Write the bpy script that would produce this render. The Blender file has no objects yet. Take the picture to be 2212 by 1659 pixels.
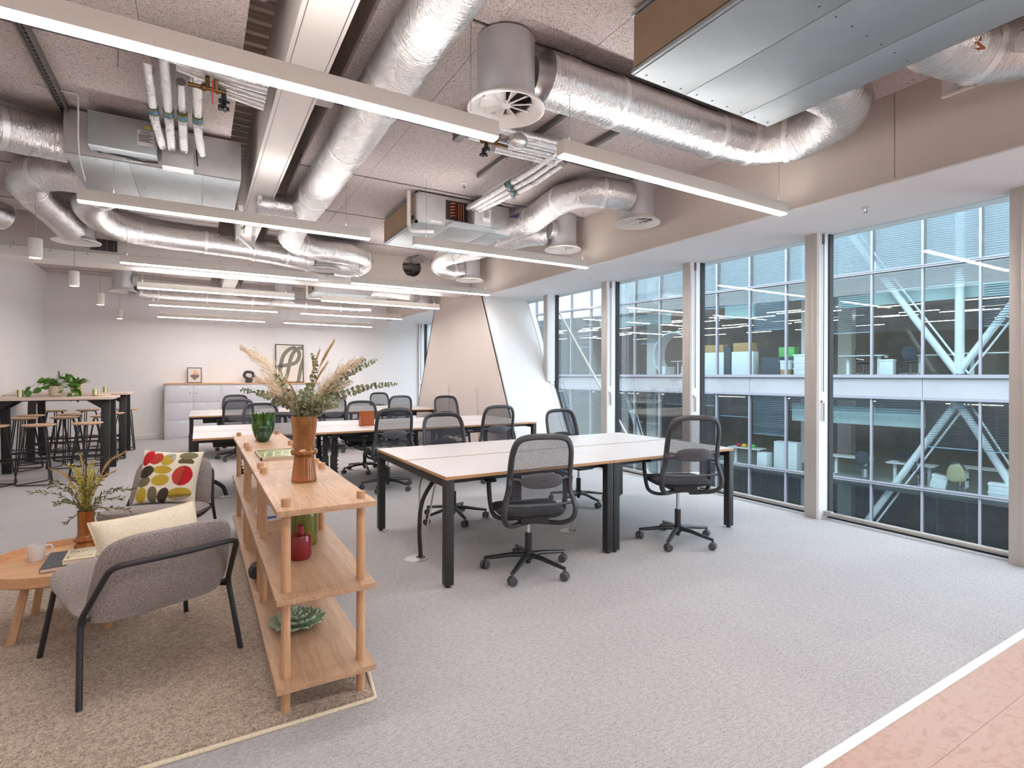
import bpy, bmesh, math, random
from mathutils import Vector, Matrix
PI = math.pi
C = bpy.context.scene.collection
S = bpy.context.scene

# ------------------------------------------------------------------ camera
cam_d = bpy.data.cameras.new('camera')
cam = bpy.data.objects.new('camera', cam_d); C.objects.link(cam)
cam_d.sensor_fit = 'HORIZONTAL'; cam_d.sensor_width = 36.0
cam_d.lens = 1157.28 * 36.0 / 2212.0
cam_d.shift_y = -(829.5 - 811.21) / 2212.0
cam_d.clip_start = 0.05; cam_d.clip_end = 200
YAW = 0.5307; ROLL = -0.0029
cam.location = (0, 0, 1.40)
cam.matrix_world = (Matrix.Translation((0, 0, 1.40)) @ Matrix.Rotation(-YAW, 4, 'Z')
                    @ Matrix.Rotation(PI / 2, 4, 'X') @ Matrix.Rotation(-ROLL, 4, 'Z'))
S.camera = cam

# ------------------------------------------------------------------ view, world, big lights
S.view_settings.view_transform = 'Standard'; S.view_settings.look = 'None'
S.view_settings.gamma = 1.0; S.view_settings.use_curve_mapping = False
S.view_settings.exposure = 0.95
cy = S.cycles
cy.max_bounces = 9; cy.diffuse_bounces = 5; cy.glossy_bounces = 4; cy.transmission_bounces = 6
cy.transparent_max_bounces = 28; cy.caustics_reflective = False; cy.caustics_refractive = False
cy.sample_clamp_indirect = 6.0; cy.use_denoising = True
try: cy.denoiser = 'OPENIMAGEDENOISE'
except Exception: pass
W = bpy.data.worlds.new('overcast_sky'); S.world = W; W.use_nodes = True
bg = W.node_tree.nodes['Background']
bg.inputs[0].default_value = (0.78, 0.89, 1.0, 1); bg.inputs[1].default_value = 3.7
LAMP = 32.0           # emission of the office luminaires
LAMP_COL = (1.0, 0.955, 0.93)

def portal(name, loc, sx, sy, rot):
    l = bpy.data.lights.new(name, 'AREA'); l.shape = 'RECTANGLE'; l.size = sx; l.size_y = sy
    l.cycles.is_portal = True
    o = bpy.data.objects.new(name, l); C.objects.link(o); o.location = loc; o.rotation_euler = rot
    o['kind'] = 'helper'
portal('window_sky_portal', (5.56, 5.2, 1.42), 2.84, 19.0, (0, PI / 2, 0))

# ------------------------------------------------------------------ tagging
def tag(o, label=None, cat=None, group=None, kind=None):
    if label: o['label'] = label
    if cat: o['category'] = cat
    if group: o['group'] = group
    if kind: o['kind'] = kind
    return o
def empty(name, loc=(0, 0, 0), rz=0.0, label=None, cat=None, group=None, kind=None):
    o = bpy.data.objects.new(name, None); C.objects.link(o)
    o.location = loc; o.rotation_euler = (0, 0, rz); o.empty_display_size = 0.1
    return tag(o, label, cat, group, kind)
def kids(o): return KIDS.get(o.name, [])
KIDS = {}
def link(o, parent=None):
    C.objects.link(o)
    if parent is not None:
        o.parent = parent; KIDS.setdefault(parent.name, []).append(o)
    return o
def copy_tree(o, loc=None, rz=None, label=None, parent=None, group=None):
    c = o.copy(); link(c, parent)
    for ch in kids(o): copy_tree(ch, parent=c)
    if loc is not None: c.location = loc
    if rz is not None: c.rotation_euler = (0, 0, rz)
    if label: c['label'] = label
    if group: c['group'] = group
    return c

# ------------------------------------------------------------------ mesh accumulator
def frame_of(d):
    d = Vector(d).normalized()
    u = Vector((0, 0, 1)) if abs(d.z) < 0.95 else Vector((1, 0, 0))
    a = d.cross(u).normalized(); b = a.cross(d).normalized()
    return a, b
def smooth_path(pts, n=6, closed=False):
    P = [Vector(p) for p in pts]; out = []; m = len(P)
    rng = range(m if closed else m - 1)
    for i in rng:
        p0 = P[(i - 1) % m] if (closed or i > 0) else P[i] * 2 - P[i + 1]
        p1 = P[i]; p2 = P[(i + 1) % m]
        p3 = P[(i + 2) % m] if (closed or i + 2 < m) else p2 * 2 - p1
        for k in range(n):
            t = k / n
            out.append(0.5 * ((2 * p1) + (p2 - p0) * t + (2 * p0 - 5 * p1 + 4 * p2 - p3) * t * t + (3 * p1 - p0 - 3 * p2 + p3) * t ** 3))
    if not closed: out.append(P[-1])
    return out
def corner_path(pts, r=0.05, n=4):
    """polyline whose corners are rounded"""
    P = [Vector(p) for p in pts]; out = [P[0]]
    for i in range(1, len(P) - 1):
        a = (P[i - 1] - P[i]); b = (P[i + 1] - P[i])
        rr = min(r, a.length * .45, b.length * .45)
        s = P[i] + a.normalized() * rr; e = P[i] + b.normalized() * rr
        for k in range(n + 1):
            t = k / n
            out.append(s * (1 - t) ** 2 + P[i] * 2 * t * (1 - t) + e * t * t)
    out.append(P[-1]); return out
class MB:
    def __init__(s): s.v = []; s.f = []; s.m = []; s.uv = []; s.sm = []
    def add(s, vs, fs, m=0, uvs=None, sm=False):
        b = len(s.v); s.v += [tuple(v) for v in vs]
        for i, f in enumerate(fs):
            s.f.append([b + k for k in f]); s.m.append(m); s.sm.append(sm)
            s.uv.append(uvs[i] if uvs else None)
        return s
    def box(s, x0, x1, y0, y1, z0, z1, m=0):
        v = [(x, y, z) for z in (z0, z1) for y in (y0, y1) for x in (x0, x1)]
        return s.add(v, [(0, 2, 3, 1), (4, 5, 7, 6), (0, 1, 5, 4), (2, 6, 7, 3), (0, 4, 6, 2), (1, 3, 7, 5)], m)
    def obox(s, p0, p1, w, h, m=0, up=None):
        """bar of w x h from p0 to p1"""
        p0 = Vector(p0); p1 = Vector(p1); d = (p1 - p0)
        if up is None: a, b = frame_of(d)
        else:
            up = Vector(up); a = d.cross(up).normalized(); b = a.cross(d).normalized()
        v = []
        for p in (p0, p1):
            for sa, sb in ((-1, -1), (1, -1), (1, 1), (-1, 1)): v.append(p + a * sa * w / 2 + b * sb * h / 2)
        return s.add(v, [(0, 1, 2, 3)[::-1], (4, 5, 6, 7), (0, 1, 5, 4), (1, 2, 6, 5), (2, 3, 7, 6), (3, 0, 4, 7)], m)
    def tube(s, path, r, seg=8, m=0, closed=False, caps=True, rfun=None, flat=1.0, up=None):
        P = [Vector(p) for p in path]; n = len(P); vs = []; L = 0; Ls = []
        prev = None
        for i, p in enumerate(P):
            if closed: d = P[(i + 1) % n] - P[i - 1]
            else: d = P[min(i + 1, n - 1)] - P[max(i - 1, 0)]
            if d.length < 1e-9: d = Vector((0, 0, 1))
            d.normalize()
            if prev is None: a, b = frame_of(d)
            else:
                a = prev - d * prev.dot(d)
                if a.length < 1e-6: a, b = frame_of(d)
                else: a.normalize(); b = d.cross(a) * -1
            prev = a
            b = a.cross(d).normalized()
            if i: L += (P[i] - P[i - 1]).length
            Ls.append(L)
            rr = rfun(i / max(n - 1, 1)) * r if rfun else r
            for k in range(seg):
                t = 2 * PI * k / seg
                vs.append(p + a * math.cos(t) * rr + b * math.sin(t) * rr * flat)
        fs = []; uvs = []
        for i in range(n if closed else n - 1):
            j = (i + 1) % n
            l0 = Ls[i]; l1 = Ls[j] if j else Ls[i] + 0.1
            for k in range(seg):
                k2 = (k + 1) % seg
                fs.append((i * seg + k, i * seg + k2, j * seg + k2, j * seg + k))
                u0 = k / seg * 2 * PI * r; u1 = (k + 1) / seg * 2 * PI * r
                uvs.append([(u0, l0), (u1, l0), (u1, l1), (u0, l1)])
        s.add(vs, fs, m, uvs, True)
        if caps and not closed:
            s.add(vs[:seg], [tuple(range(seg))[::-1]], m); s.add(vs[-seg:], [tuple(range(seg))], m)
        return s
    def cyl(s, p0, p1, r, seg=12, m=0, r2=None, caps=True):
        f = (lambda t: 1 + (r2 / r - 1) * t) if r2 is not None else None
        return s.tube([p0, p1], r, seg, m, caps=caps, rfun=f)
    def lathe(s, prof, c=(0, 0, 0), seg=24, m=0, wob=None):
        vs = []; fs = []; n = len(prof); c = Vector(c)
        for i, (r, z) in enumerate(prof):
            for k in range(seg):
                t = 2 * PI * k / seg
                rr = r * (wob(t, i / (n - 1)) if wob else 1)
                vs.append(c + Vector((rr * math.cos(t), rr * math.sin(t), z)))
        uvs = []
        for i in range(n - 1):
            for k in range(seg):
                k2 = (k + 1) % seg
                fs.append((i * seg + k, i * seg + k2, (i + 1) * seg + k2, (i + 1) * seg + k))
                uvs.append([(k / seg, i / n), ((k + 1) / seg, i / n), ((k + 1) / seg, (i + 1) / n), (k / seg, (i + 1) / n)])
        return s.add(vs, fs, m, uvs, True)
    def prism(s, poly, d, m=0):
        """poly: 3d points (planar), extruded by vector d"""
        P = [Vector(p) for p in poly]; d = Vector(d); n = len(P)
        v = P + [p + d for p in P]
        nrm = Vector((0, 0, 0))
        for i in range(n): nrm += P[i].cross(P[(i + 1) % n])
        fl = nrm.dot(d) > 0
        A = tuple(range(n)); B = tuple(range(n, 2 * n))
        fs = [A[::-1] if fl else A, B if fl else B[::-1]]
        for i in range(n):
            j = (i + 1) % n
            q = (i, j, n + j, n + i); fs.append(q if fl else q[::-1])
        return s.add(v, fs, m)
    def ball(s, c, r, seg=12, rings=8, m=0, sc=(1, 1, 1)):
        c = Vector(c); vs = []; fs = []
        for i in range(rings + 1):
            ph = PI * i / rings
            for k in range(seg):
                t = 2 * PI * k / seg
                vs.append(c + Vector((r * sc[0] * math.sin(ph) * math.cos(t), r * sc[1] * math.sin(ph) * math.sin(t), -r * sc[2] * math.cos(ph))))
        for i in range(rings):
            for k in range(seg):
                k2 = (k + 1) % seg
                fs.append((i * seg + k, i * seg + k2, (i + 1) * seg + k2, (i + 1) * seg + k))
        return s.add(vs, fs, m, None, True)
    def grid(s, fn, nu, nv, m=0, closed_u=False):
        vs = [fn(i / nu, j / nv) for j in range(nv + 1) for i in range(nu + 1)]
        fs = []; uvs = []
        for j in range(nv):
            for i in range(nu):
                a = j * (nu + 1) + i
                fs.append((a, a + 1, a + nu + 2, a + nu + 1))
                uvs.append([(i / nu, j / nv), ((i + 1) / nu, j / nv), ((i + 1) / nu, (j + 1) / nv), (i / nu, (j + 1) / nv)])
        return s.add(vs, fs, m, uvs, True)
    def build(s, name, mats, parent=None, bev=0, bseg=2, label=None, loc=None, smooth=None, sub=0, kind=None, sharp=35, solid=0, off=0):
        me = bpy.data.meshes.new(name)
        me.from_pydata(s.v, [], s.f)
        if not isinstance(mats, (list, tuple)): mats = [mats]
        for mm in mats: me.materials.append(mm)
        me.polygons.foreach_set('material_index', s.m)
        me.polygons.foreach_set('use_smooth', [bool(x) if smooth is None else smooth for x in s.sm])
        if any(u is not None for u in s.uv):
            ul = me.uv_layers.new(name='UVMap'); k = 0
            for f, u in zip(s.f, s.uv):
                for q in range(len(f)):
                    ul.data[k].uv = u[q] if u else (0, 0)
                    k += 1
        if bev:
            bm = bmesh.new(); bm.from_mesh(me)
            bmesh.ops.remove_doubles(bm, verts=bm.verts, dist=1e-5)
            es = [e for e in bm.edges if len(e.link_faces) == 2 and e.calc_face_angle(0) > 0.6]
            bmesh.ops.bevel(bm, geom=es, offset=bev, segments=bseg, profile=0.6, affect='EDGES', clamp_overlap=True)
            bm.to_mesh(me); bm.free()
            for p in me.polygons: p.use_smooth = True
        else:
            bm = bmesh.new(); bm.from_mesh(me); bmesh.ops.remove_doubles(bm, verts=bm.verts, dist=1e-6); bm.to_mesh(me); bm.free()
        me.validate(); me.update()
        try: me.set_sharp_from_angle(angle=math.radians(sharp))
        except Exception: pass
        o = bpy.data.objects.new(name, me); link(o, parent)
        if loc is not None: o.location = loc
        if solid:
            md = o.modifiers.new('s', 'SOLIDIFY'); md.thickness = solid; md.offset = off
        if sub:
            md = o.modifiers.new('sub', 'SUBSURF'); md.levels = sub; md.render_levels = sub
        if label: o['label'] = label
        if kind: o['kind'] = kind
        return o
def bx(name, m, p, x0, x1, y0, y1, z0, z1, bev=0, label=None, kind=None):
    return MB().box(x0, x1, y0, y1, z0, z1).build(name, m, p, bev=bev, label=label, kind=kind)
# ------------------------------------------------------------------ materials
def srgb(*c): return tuple((x / 255 / 12.92) if x / 255 <= 0.04045 else ((x / 255 + 0.055) / 1.055) ** 2.4 for x in c)
class NT:
    def __init__(s, name):
        s.m = bpy.data.materials.new(name); s.m.use_nodes = True; s.t = s.m.node_tree
        s.t.nodes.clear(); s.out = s.t.nodes.new('ShaderNodeOutputMaterial')
    def n(s, typ, **kw):
        nd = s.t.nodes.new('ShaderNode' + typ)
        for k, v in kw.items():
            if k.startswith('_'): setattr(nd, k[1:], v)
            else: s.set(nd, k, v)
        return nd
    def set(s, nd, k, v):
        if isinstance(k, str) and k.startswith('i') and k[1:].isdigit(): k = int(k[1:])
        elif isinstance(k, str): k = k.replace('_', ' ')
        if isinstance(v, tuple) and len(v) == 3 and nd.inputs[k].type == 'RGBA': v = v + (1,)
        if hasattr(v, 'bl_idname') or isinstance(v, bpy.types.NodeSocket):
            s.t.links.new(v if isinstance(v, bpy.types.NodeSocket) else v.outputs[0], nd.inputs[k])
        else: nd.inputs[k].default_value = v
    def ramp(s, fac, stops):
        r = s.n('ValToRGB'); e = r.color_ramp.elements
        while len(e) < len(stops): e.new(0.5)
        for i, (p, c) in enumerate(stops): e[i].position = p; e[i].color = c + (1,) if len(c) == 3 else c
        s.set(r, 'Fac', fac); return r
    def mix(s, fac, a, b, mode='MIX'):
        m = s.n('MixRGB', _blend_type=mode); s.set(m, 'Fac', fac); s.set(m, 'Color1', a); s.set(m, 'Color2', b); return m
    def noise(s, vec, scale, detail=3, rough=.6, dist=0):
        return s.n('TexNoise', Vector=vec, Scale=scale, Detail=detail, Roughness=rough, Distortion=dist)
    def coord(s, kind='Object', scale=(1, 1, 1), rot=(0, 0, 0)):
        tc = s.n('TexCoord'); mp = s.n('Mapping')
        s.t.links.new(tc.outputs[kind], mp.inputs[0]); mp.inputs['Scale'].default_value = scale; mp.inputs['Rotation'].default_value = rot
        return mp
    def bump(s, h, strength=.3, dist=.01):
        return s.n('Bump', Height=h, Strength=strength, Distance=dist)
    def fin(s, sh): s.t.links.new(sh.outputs[0], s.out.inputs[0]); return s.m
def pm(name, col, rough=.5, metal=0., var=.06, vscale=9., bump=.0, bscale=60., spec=.5, coat=0., scale=(1, 1, 1), sheen=0.):
    t = NT(name); c = t.coord('Object', scale)
    nz = t.noise(c, vscale, 4)
    col = tuple(col)
    d = tuple(max(0, x * (1 - var)) for x in col); l = tuple(min(1, x * (1 + var)) for x in col)
    cr = t.ramp(nz.outputs['Fac'], [(.3, d), (.7, l)])
    p = t.n('BsdfPrincipled', Base_Color=cr, Roughness=rough, Metallic=metal)
    p.inputs['Specular IOR Level'].default_value = spec; p.inputs['Coat Weight'].default_value = coat
    p.inputs['Sheen Weight'].default_value = sheen
    if bump:
        b = t.bump(t.noise(c, bscale, 3).outputs['Fac'], bump, .004); t.set(p, 'Normal', b)
    return t.fin(p)
def emit(name, col, k):
    t = NT(name); e = t.n('Emission', Color=col, Strength=k); return t.fin(e)
def wood(name, a, b, grain=(1.0, 14.0, 14.0), rough=.45, coordk='Object', fine=1.0):
    """a dark, b light; grain runs along the axis with the smallest scale"""
    t = NT(name); c = t.coord(coordk, grain)
    n1 = t.noise(c, 2.2 * fine, 4, .6, .8); n2 = t.noise(c, 14 * fine, 3, .7)
    m = t.mix(.45, n1.outputs['Fac'], n2.outputs['Fac'])
    mid = tuple((x + y) / 2 for x, y in zip(a, b))
    cr = t.ramp(m, [(.32, a), (.5, mid), (.66, b)])
    p = t.n('BsdfPrincipled', Base_Color=cr, Roughness=rough)
    t.set(p, 'Normal', t.bump(n2.outputs['Fac'], .08, .002)); return t.fin(p)
def thin_glass(name, tint, spec=1.0, rough=0.0, base=.03, ior=1.5):
    t = NT(name)
    tr = t.n('BsdfTransparent', Color=tint); gl = t.n('BsdfGlossy', Color=(1, 1, 1), Roughness=rough)
    fr = t.n('Fresnel', IOR=ior); mm = t.n('Math', i0=fr, i1=spec, _operation='MULTIPLY'); mx = t.n('Math', i0=mm, i1=base, _operation='MAXIMUM')
    ms = t.n('MixShader', i0=mx, i1=tr, i2=gl); return t.fin(ms)
def foil(name, col=(.75, .73, .72), rough=.19, scale=1.0, strength=.65):
    t = NT(name); c = t.coord('UV', (5 * scale, 24 * scale, 1)); c2 = t.coord('Object')
    n1 = t.noise(c, 2.6, 4, .62, .9); n2 = t.noise(c2, 62 * scale, 3, .6); n3 = t.noise(c2, 6, 2)
    h = t.n('Math', i0=n1.outputs['Fac'], i1=t.n('Math', i0=n2.outputs['Fac'], i1=.4, _operation='MULTIPLY'), _operation='ADD')
    rr = t.ramp(n3.outputs['Fac'], [(.3, (rough * .7,) * 3), (.75, (rough * 1.8,) * 3)])
    p = t.n('BsdfPrincipled', Base_Color=col, Metallic=1.0, Roughness=rr)
    t.set(p, 'Normal', t.bump(h, strength, .014)); return t.fin(p)
def woodwool():
    t = NT('woodwool_board'); c = t.coord('Object')
    n1 = t.noise(c, 62, 4, .75, 1.8); n2 = t.noise(c, 150, 2, .6, .5); n3 = t.noise(c, 1.6, 3)
    m = t.mix(.4, n1.outputs['Fac'], n2.outputs['Fac'])
    cr = t.ramp(m, [(.40, srgb(78, 70, 68)), (.475, srgb(200, 188, 184)), (.6, srgb(226, 214, 209))])
    cc = t.mix(.18, cr, t.ramp(n3.outputs['Fac'], [(.3, srgb(192, 180, 176)), (.7, srgb(214, 202, 198))]))
    p = t.n('BsdfPrincipled', Base_Color=cc, Roughness=.95); t.set(p, 'Normal', t.bump(m, .6, .006)); return t.fin(p)
def carpet():
    t = NT('grey_carpet'); c = t.coord('Object'); cs = t.coord('Object', (1, 2.6, 1), (0, 0, .12))
    n1 = t.noise(cs, 80, 4, .8, .4); n2 = t.noise(c, 170, 2, .7); n3 = t.noise(c, 1.1, 3); n4 = t.noise(cs, 34, 3, .6, .3)
    m = t.mix(.45, n1.outputs['Fac'], n2.outputs['Fac']); m = t.mix(.25, m, n4.outputs['Fac'])
    cr = t.ramp(m, [(.35, srgb(96, 91, 92)), (.48, srgb(172, 167, 168)), (.62, srgb(212, 208, 210))])
    cc = t.mix(.25, cr, t.ramp(n3.outputs['Fac'], [(.3, srgb(160, 155, 157)), (.7, srgb(184, 180, 178))]))
    br = t.n('TexBrick', Vector=c, Color1=(1, 1, 1), Color2=(.96, .96, .97), Mortar=(.86, .86, .86), Scale=1.0)
    br.inputs['Mortar Size'].default_value = .0016; br.inputs['Mortar Smooth'].default_value = .6
    br.inputs['Brick Width'].default_value = .5; br.inputs['Row Height'].default_value = .5; br.offset = .0
    cc = t.mix(1.0, cc, br, 'MULTIPLY')
    p = t.n('BsdfPrincipled', Base_Color=cc, Roughness=1.0); p.inputs['Sheen Weight'].default_value = .15
    t.set(p, 'Normal', t.bump(m, .8, .008)); return t.fin(p)
def rugmat():
    t = NT('beige_woven_rug'); c = t.coord('Object')
    w1 = t.n('TexVoronoi', Vector=t.coord('Object', (1, 1.25, 1), (0, 0, .03)), Scale=95.0)
    n2 = t.noise(c, 160, 2, .7); n3 = t.noise(c, 60, 3, .6)
    m = t.mix(.5, w1.outputs['Distance'], n2.outputs['Fac'])
    cr = t.ramp(t.mix(.4, n2.outputs['Fac'], n3.outputs['Fac']), [(.36, srgb(118, 102, 88)), (.5, srgb(180, 162, 146)), (.64, srgb(214, 198, 182))])
    p = t.n('BsdfPrincipled', Base_Color=cr, Roughness=1.0)
    t.set(p, 'Normal', t.bump(m, 1.0, -.006)); return t.fin(p)
def lino():
    t = NT('terracotta_marbled_linoleum'); c = t.coord('Object', (1, 1.7, 1), (0, 0, .5))
    n1 = t.noise(c, 9, 5, .65, 2.2); n2 = t.noise(t.coord('Object', (2.6, 8, 1), (0, 0, .35)), 11, 3, .6, 1.5); n3 = t.noise(c, 80, 2)
    cr = t.ramp(n1.outputs['Fac'], [(.32, srgb(168, 128, 112)), (.52, srgb(184, 146, 130)), (.68, srgb(176, 142, 130))])
    k = t.ramp(n2.outputs['Fac'], [(.665, (0, 0, 0)), (.71, (.55, .55, .55))])
    cc = t.mix(k, cr, srgb(118, 94, 90))
    p = t.n('BsdfPrincipled', Base_Color=cc, Roughness=.42); t.set(p, 'Normal', t.bump(n3.outputs['Fac'], .05, .001)); return t.fin(p)
def weave_mesh():
    t = NT('charcoal_chair_mesh'); c = t.coord('Object')
    w = t.n('TexNoise', Vector=c, Scale=420.0, Detail=1.0)
    k = t.ramp(w.outputs['Fac'], [(.42, (.50,) * 3), (.58, (.76,) * 3)])
    d = t.n('BsdfPrincipled', Base_Color=srgb(58, 59, 70), Roughness=.7); tr = t.n('BsdfTransparent', Color=(1, 1, 1))
    return t.fin(t.n('MixShader', i0=k, i1=tr, i2=d))
def fabric(name, a, b, sc=260, bump=.5, sheen=.2):
    t = NT(name); c = t.coord('Object')
    n1 = t.noise(c, sc, 3, .7); n2 = t.noise(c, sc * .5, 3)
    m = t.mix(.5, n1.outputs['Fac'], n2.outputs['Fac'])
    cr = t.ramp(m, [(.38, a), (.62, b)])
    p = t.n('BsdfPrincipled', Base_Color=cr, Roughness=.95); p.inputs['Sheen Weight'].default_value = sheen
    t.set(p, 'Normal', t.bump(m, bump, .003)); return t.fin(p)
def col_glass(name, col, thick=.6, rough=.05, streak=None):
    t = NT(name); base = col
    if streak:
        n = t.noise(t.coord('Object', (14, 14, 2.2)), 2.4, 4, .6, 1.0); base = t.ramp(n.outputs['Fac'], [(.38, col), (.6, streak)])
    tr = t.n('BsdfTransparent', Color=base); df = t.n('BsdfDiffuse', Color=base); gl = t.n('BsdfGlossy', Color=(1, 1, 1), Roughness=rough)
    a = t.n('MixShader', i0=1 - thick, i1=df, i2=tr)
    fr = t.n('Fresnel', IOR=1.5); return t.fin(t.n('MixShader', i0=fr, i1=a, i2=gl))
def vcol(name, rough=.9, bump=True):
    t = NT(name); a = t.n('Attribute', _attribute_name='print')
    p = t.n('BsdfPrincipled', Roughness=rough); t.t.links.new(a.outputs['Color'], p.inputs['Base Color'])
    if bump: t.set(p, 'Normal', t.bump(t.noise(t.coord('Object'), 350, 2).outputs['Fac'], .4, .002))
    return t.fin(p)
M = {}
M['white'] = pm('white_wall_paint', srgb(232, 228, 227), .85, var=.012, vscale=1.2, bump=.05, bscale=160)
M['soffit'] = pm('off_white_soffit_paint', srgb(238, 236, 236), .85, var=.01, vscale=1)
M['fascia'] = pm('pale_taupe_paint', srgb(204, 193, 185), .85, var=.012, vscale=1)
M['taupe'] = pm('warm_taupe_paint', srgb(200, 189, 183), .85, var=.01, vscale=1)
M['skirt'] = pm('skirting_gloss_white', srgb(225, 220, 216), .45, var=.01)
M['steelw'] = pm('white_intumescent_steel', srgb(232, 226, 220), .55, var=.02, vscale=3)
M['wool'] = woodwool(); M['carpet'] = carpet(); M['rug'] = rugmat(); M['lino'] = lino()
M['deck'] = pm('ribbed_steel_deck', srgb(196, 182, 172), .7, .0, var=.15, vscale=4)
M['dark'] = pm('dark_void', srgb(60, 54, 52), .9)
M['track'] = pm('zinc_track', srgb(120, 116, 114), .45, .7, var=.1)
M['alu'] = pm('anodised_window_frame', srgb(186, 180, 174), .42, .35, var=.03, vscale=3)
M['aluw'] = pm('white_window_frame', srgb(236, 234, 236), .5, var=.02)
M['rail'] = pm('grey_floor_rail', srgb(176, 172, 166), .4, .4)
M['gasket'] = pm('black_gasket', srgb(35, 34, 36), .7)
M['glass'] = thin_glass('window_glass', (.92, .965, .96), .28, base=.0)
M['glass2'] = thin_glass('far_window_glass', (.92, .96, .97), .5, base=.03)
M['foil'] = foil('crinkled_foil'); M['foil2'] = foil('pipe_foil', rough=.26, scale=2.2, strength=.45)
M['foilt'] = foil('foil_tape', (.86, .85, .84), .3, 3., .3)
M['galv'] = pm('galvanised_steel', srgb(200, 199, 200), .42, .7, var=.10, vscale=6, bump=.04, bscale=30, scale=(1, 1, 1))
M['galv2'] = pm('brushed_spigot_steel', srgb(206, 206, 210), .38, .6, var=.06, vscale=3)
M['fcu'] = pm('fan_coil_casing', srgb(174, 180, 183), .42, .72, var=.05, vscale=5)
M['ply'] = pm('beige_filter_media', srgb(158, 134, 112), .9, var=.08, bump=.3)
M['lampw'] = pm('white_powder_coat', srgb(226, 219, 210), .5, var=.01)
M['lamp'] = emit('luminaire_diffuser', LAMP_COL, LAMP)
M['upfill'] = emit('added_upward_glow', LAMP_COL, LAMP * .36)  # added upward glow that brightens the ceiling
M['spot'] = emit('pendant_diffuser', (1, .9, .8), 20.0)
M['wire'] = pm('steel_wire', srgb(150, 146, 142), .4, .6)
M['brass'] = pm('brass_valve', srgb(120, 92, 58), .4, .85, var=.15)
M['copper'] = pm('copper_pipe', srgb(190, 110, 70), .35, .9)
M['black'] = pm('black_plastic', srgb(42, 40, 42), .45, var=.05)
M['blk'] = pm('black_powder_coat', srgb(38, 36, 38), .5, var=.05)
M['blkm'] = pm('black_caster', srgb(40, 40, 43), .35)
M['grey'] = pm('dark_grey_plastic', srgb(74, 74, 80), .4, var=.04)
M['chrome'] = pm('chrome', srgb(210, 210, 212), .12, 1.)
M['seat'] = fabric('black_seat_fabric', srgb(22, 21, 25), srgb(40, 39, 45), 300, .3, .1)
M['cmesh'] = weave_mesh()
M['top'] = pm('white_laminate', srgb(204, 196, 195), .35, var=.01, vscale=2)
M['ply2'] = wood('birch_ply_edge', srgb(150, 104, 66), srgb(208, 164, 118), (2, 2, 60), .5)
M['pvc'] = pm('white_pvc_pipe', srgb(222, 218, 214), .35)
M['red'] = pm('red_plastic', srgb(200, 36, 52), .4)
M['redt'] = pm('red_airflow_sticker', srgb(205, 36, 66), .5); M['bluet'] = pm('blue_airflow_sticker', srgb(44, 84, 180), .5)
M['olive'] = pm('olive_pipe_band', srgb(92, 100, 38), .5); M['blueb'] = pm('blue_pipe_band', srgb(60, 130, 180), .5)
M['lab'] = pm('white_label', srgb(225, 222, 220), .5); M['ink'] = pm('black_ink', srgb(35, 33, 33), .6)
M['yel'] = pm('yellow_sticker', srgb(225, 200, 40), .5); M['org'] = pm('orange_box', srgb(214, 104, 52), .5)
M['oak'] = wood('oak_shelf', srgb(164, 126, 96), srgb(202, 166, 134), (16, 1.2, 16), .5)
M['oakv'] = wood('oak_dowel', srgb(176, 132, 94), srgb(210, 168, 130), (18, 18, 1.3), .5)
M['oakd'] = wood('oak_end_grain', srgb(158, 108, 70), srgb(196, 150, 106), (8, 8, 8), .6)
M['oakt'] = wood('oak_tray', srgb(196, 146, 104), srgb(222, 176, 134), (1.5, 14, 14), .45)
M['oaks'] = wood('oak_seat', srgb(192, 152, 116), srgb(222, 186, 150), (1.5, 10, 10), .5)
M['bartop'] = wood('pale_ash_top', srgb(204, 180, 166), srgb(222, 200, 188), (1.2, 10, 10), .4)
M['loc'] = pm('pale_grey_lacquer', srgb(203, 203, 210), .4, var=.01)
M['locd'] = pm('locker_gap_grey', srgb(138, 136, 146), .7)
M['wool2'] = fabric('taupe_wool', srgb(112, 101, 99), srgb(172, 160, 156), 330, .5)
M['cream'] = fabric('cream_cotton', srgb(214, 200, 176), srgb(232, 220, 198), 200, .25)
M['piping'] = fabric('cream_piping', srgb(206, 190, 160), srgb(224, 210, 182), 200, .2)
M['mug'] = pm('white_ceramic', srgb(222, 216, 214), .3, var=.01)
M['amber'] = col_glass('amber_glass', (.86, .46, .13), .22, .05, (.74, .34, .08))
M['amber2'] = col_glass('dark_amber_glass', (.84, .34, .07), .3, .05, (.62, .20, .04))
M['gglass'] = col_glass('green_glass', (.10, .28, .04), .6, .04, (.03, .07, .02))
M['dglass'] = col_glass('black_green_glass', (.03, .07, .03), .8, .04)
M['oglass'] = col_glass('olive_glass', (.52, .52, .10), .25, .04)
M['rglass'] = col_glass('crimson_glass', (.62, .05, .06), .35, .04)
M['sage'] = pm('sage_ceramic', srgb(158, 176, 148), .35, var=.08)
M['eucal'] = pm('dried_eucalyptus_green', srgb(146, 154, 120), .8, var=.28, vscale=14)
M['stem'] = pm('dried_brown_stem', srgb(112, 96, 60), .8, var=.2)
M['pampas'] = pm('dried_pampas', srgb(226, 206, 176), .95, var=.12, vscale=20)
M['wheat'] = pm('wheat_ear', srgb(196, 164, 108), .9, var=.2, vscale=20)
M['yellow'] = pm('yellow_dried_bloom', srgb(206, 192, 84), .85, var=.2, vscale=20)
M['olivel'] = pm('olive_dried_leaf', srgb(104, 102, 62), .8, var=.35, vscale=14)
M['leaf'] = pm('glossy_green_leaf', srgb(70, 118, 34), .35, var=.35, vscale=10)
M['pot'] = pm('cream_stoneware_pot', srgb(208, 192, 166), .5, var=.05); M['pot2'] = pm('sand_stoneware_pot', srgb(190, 170, 146), .6, var=.08)
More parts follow.
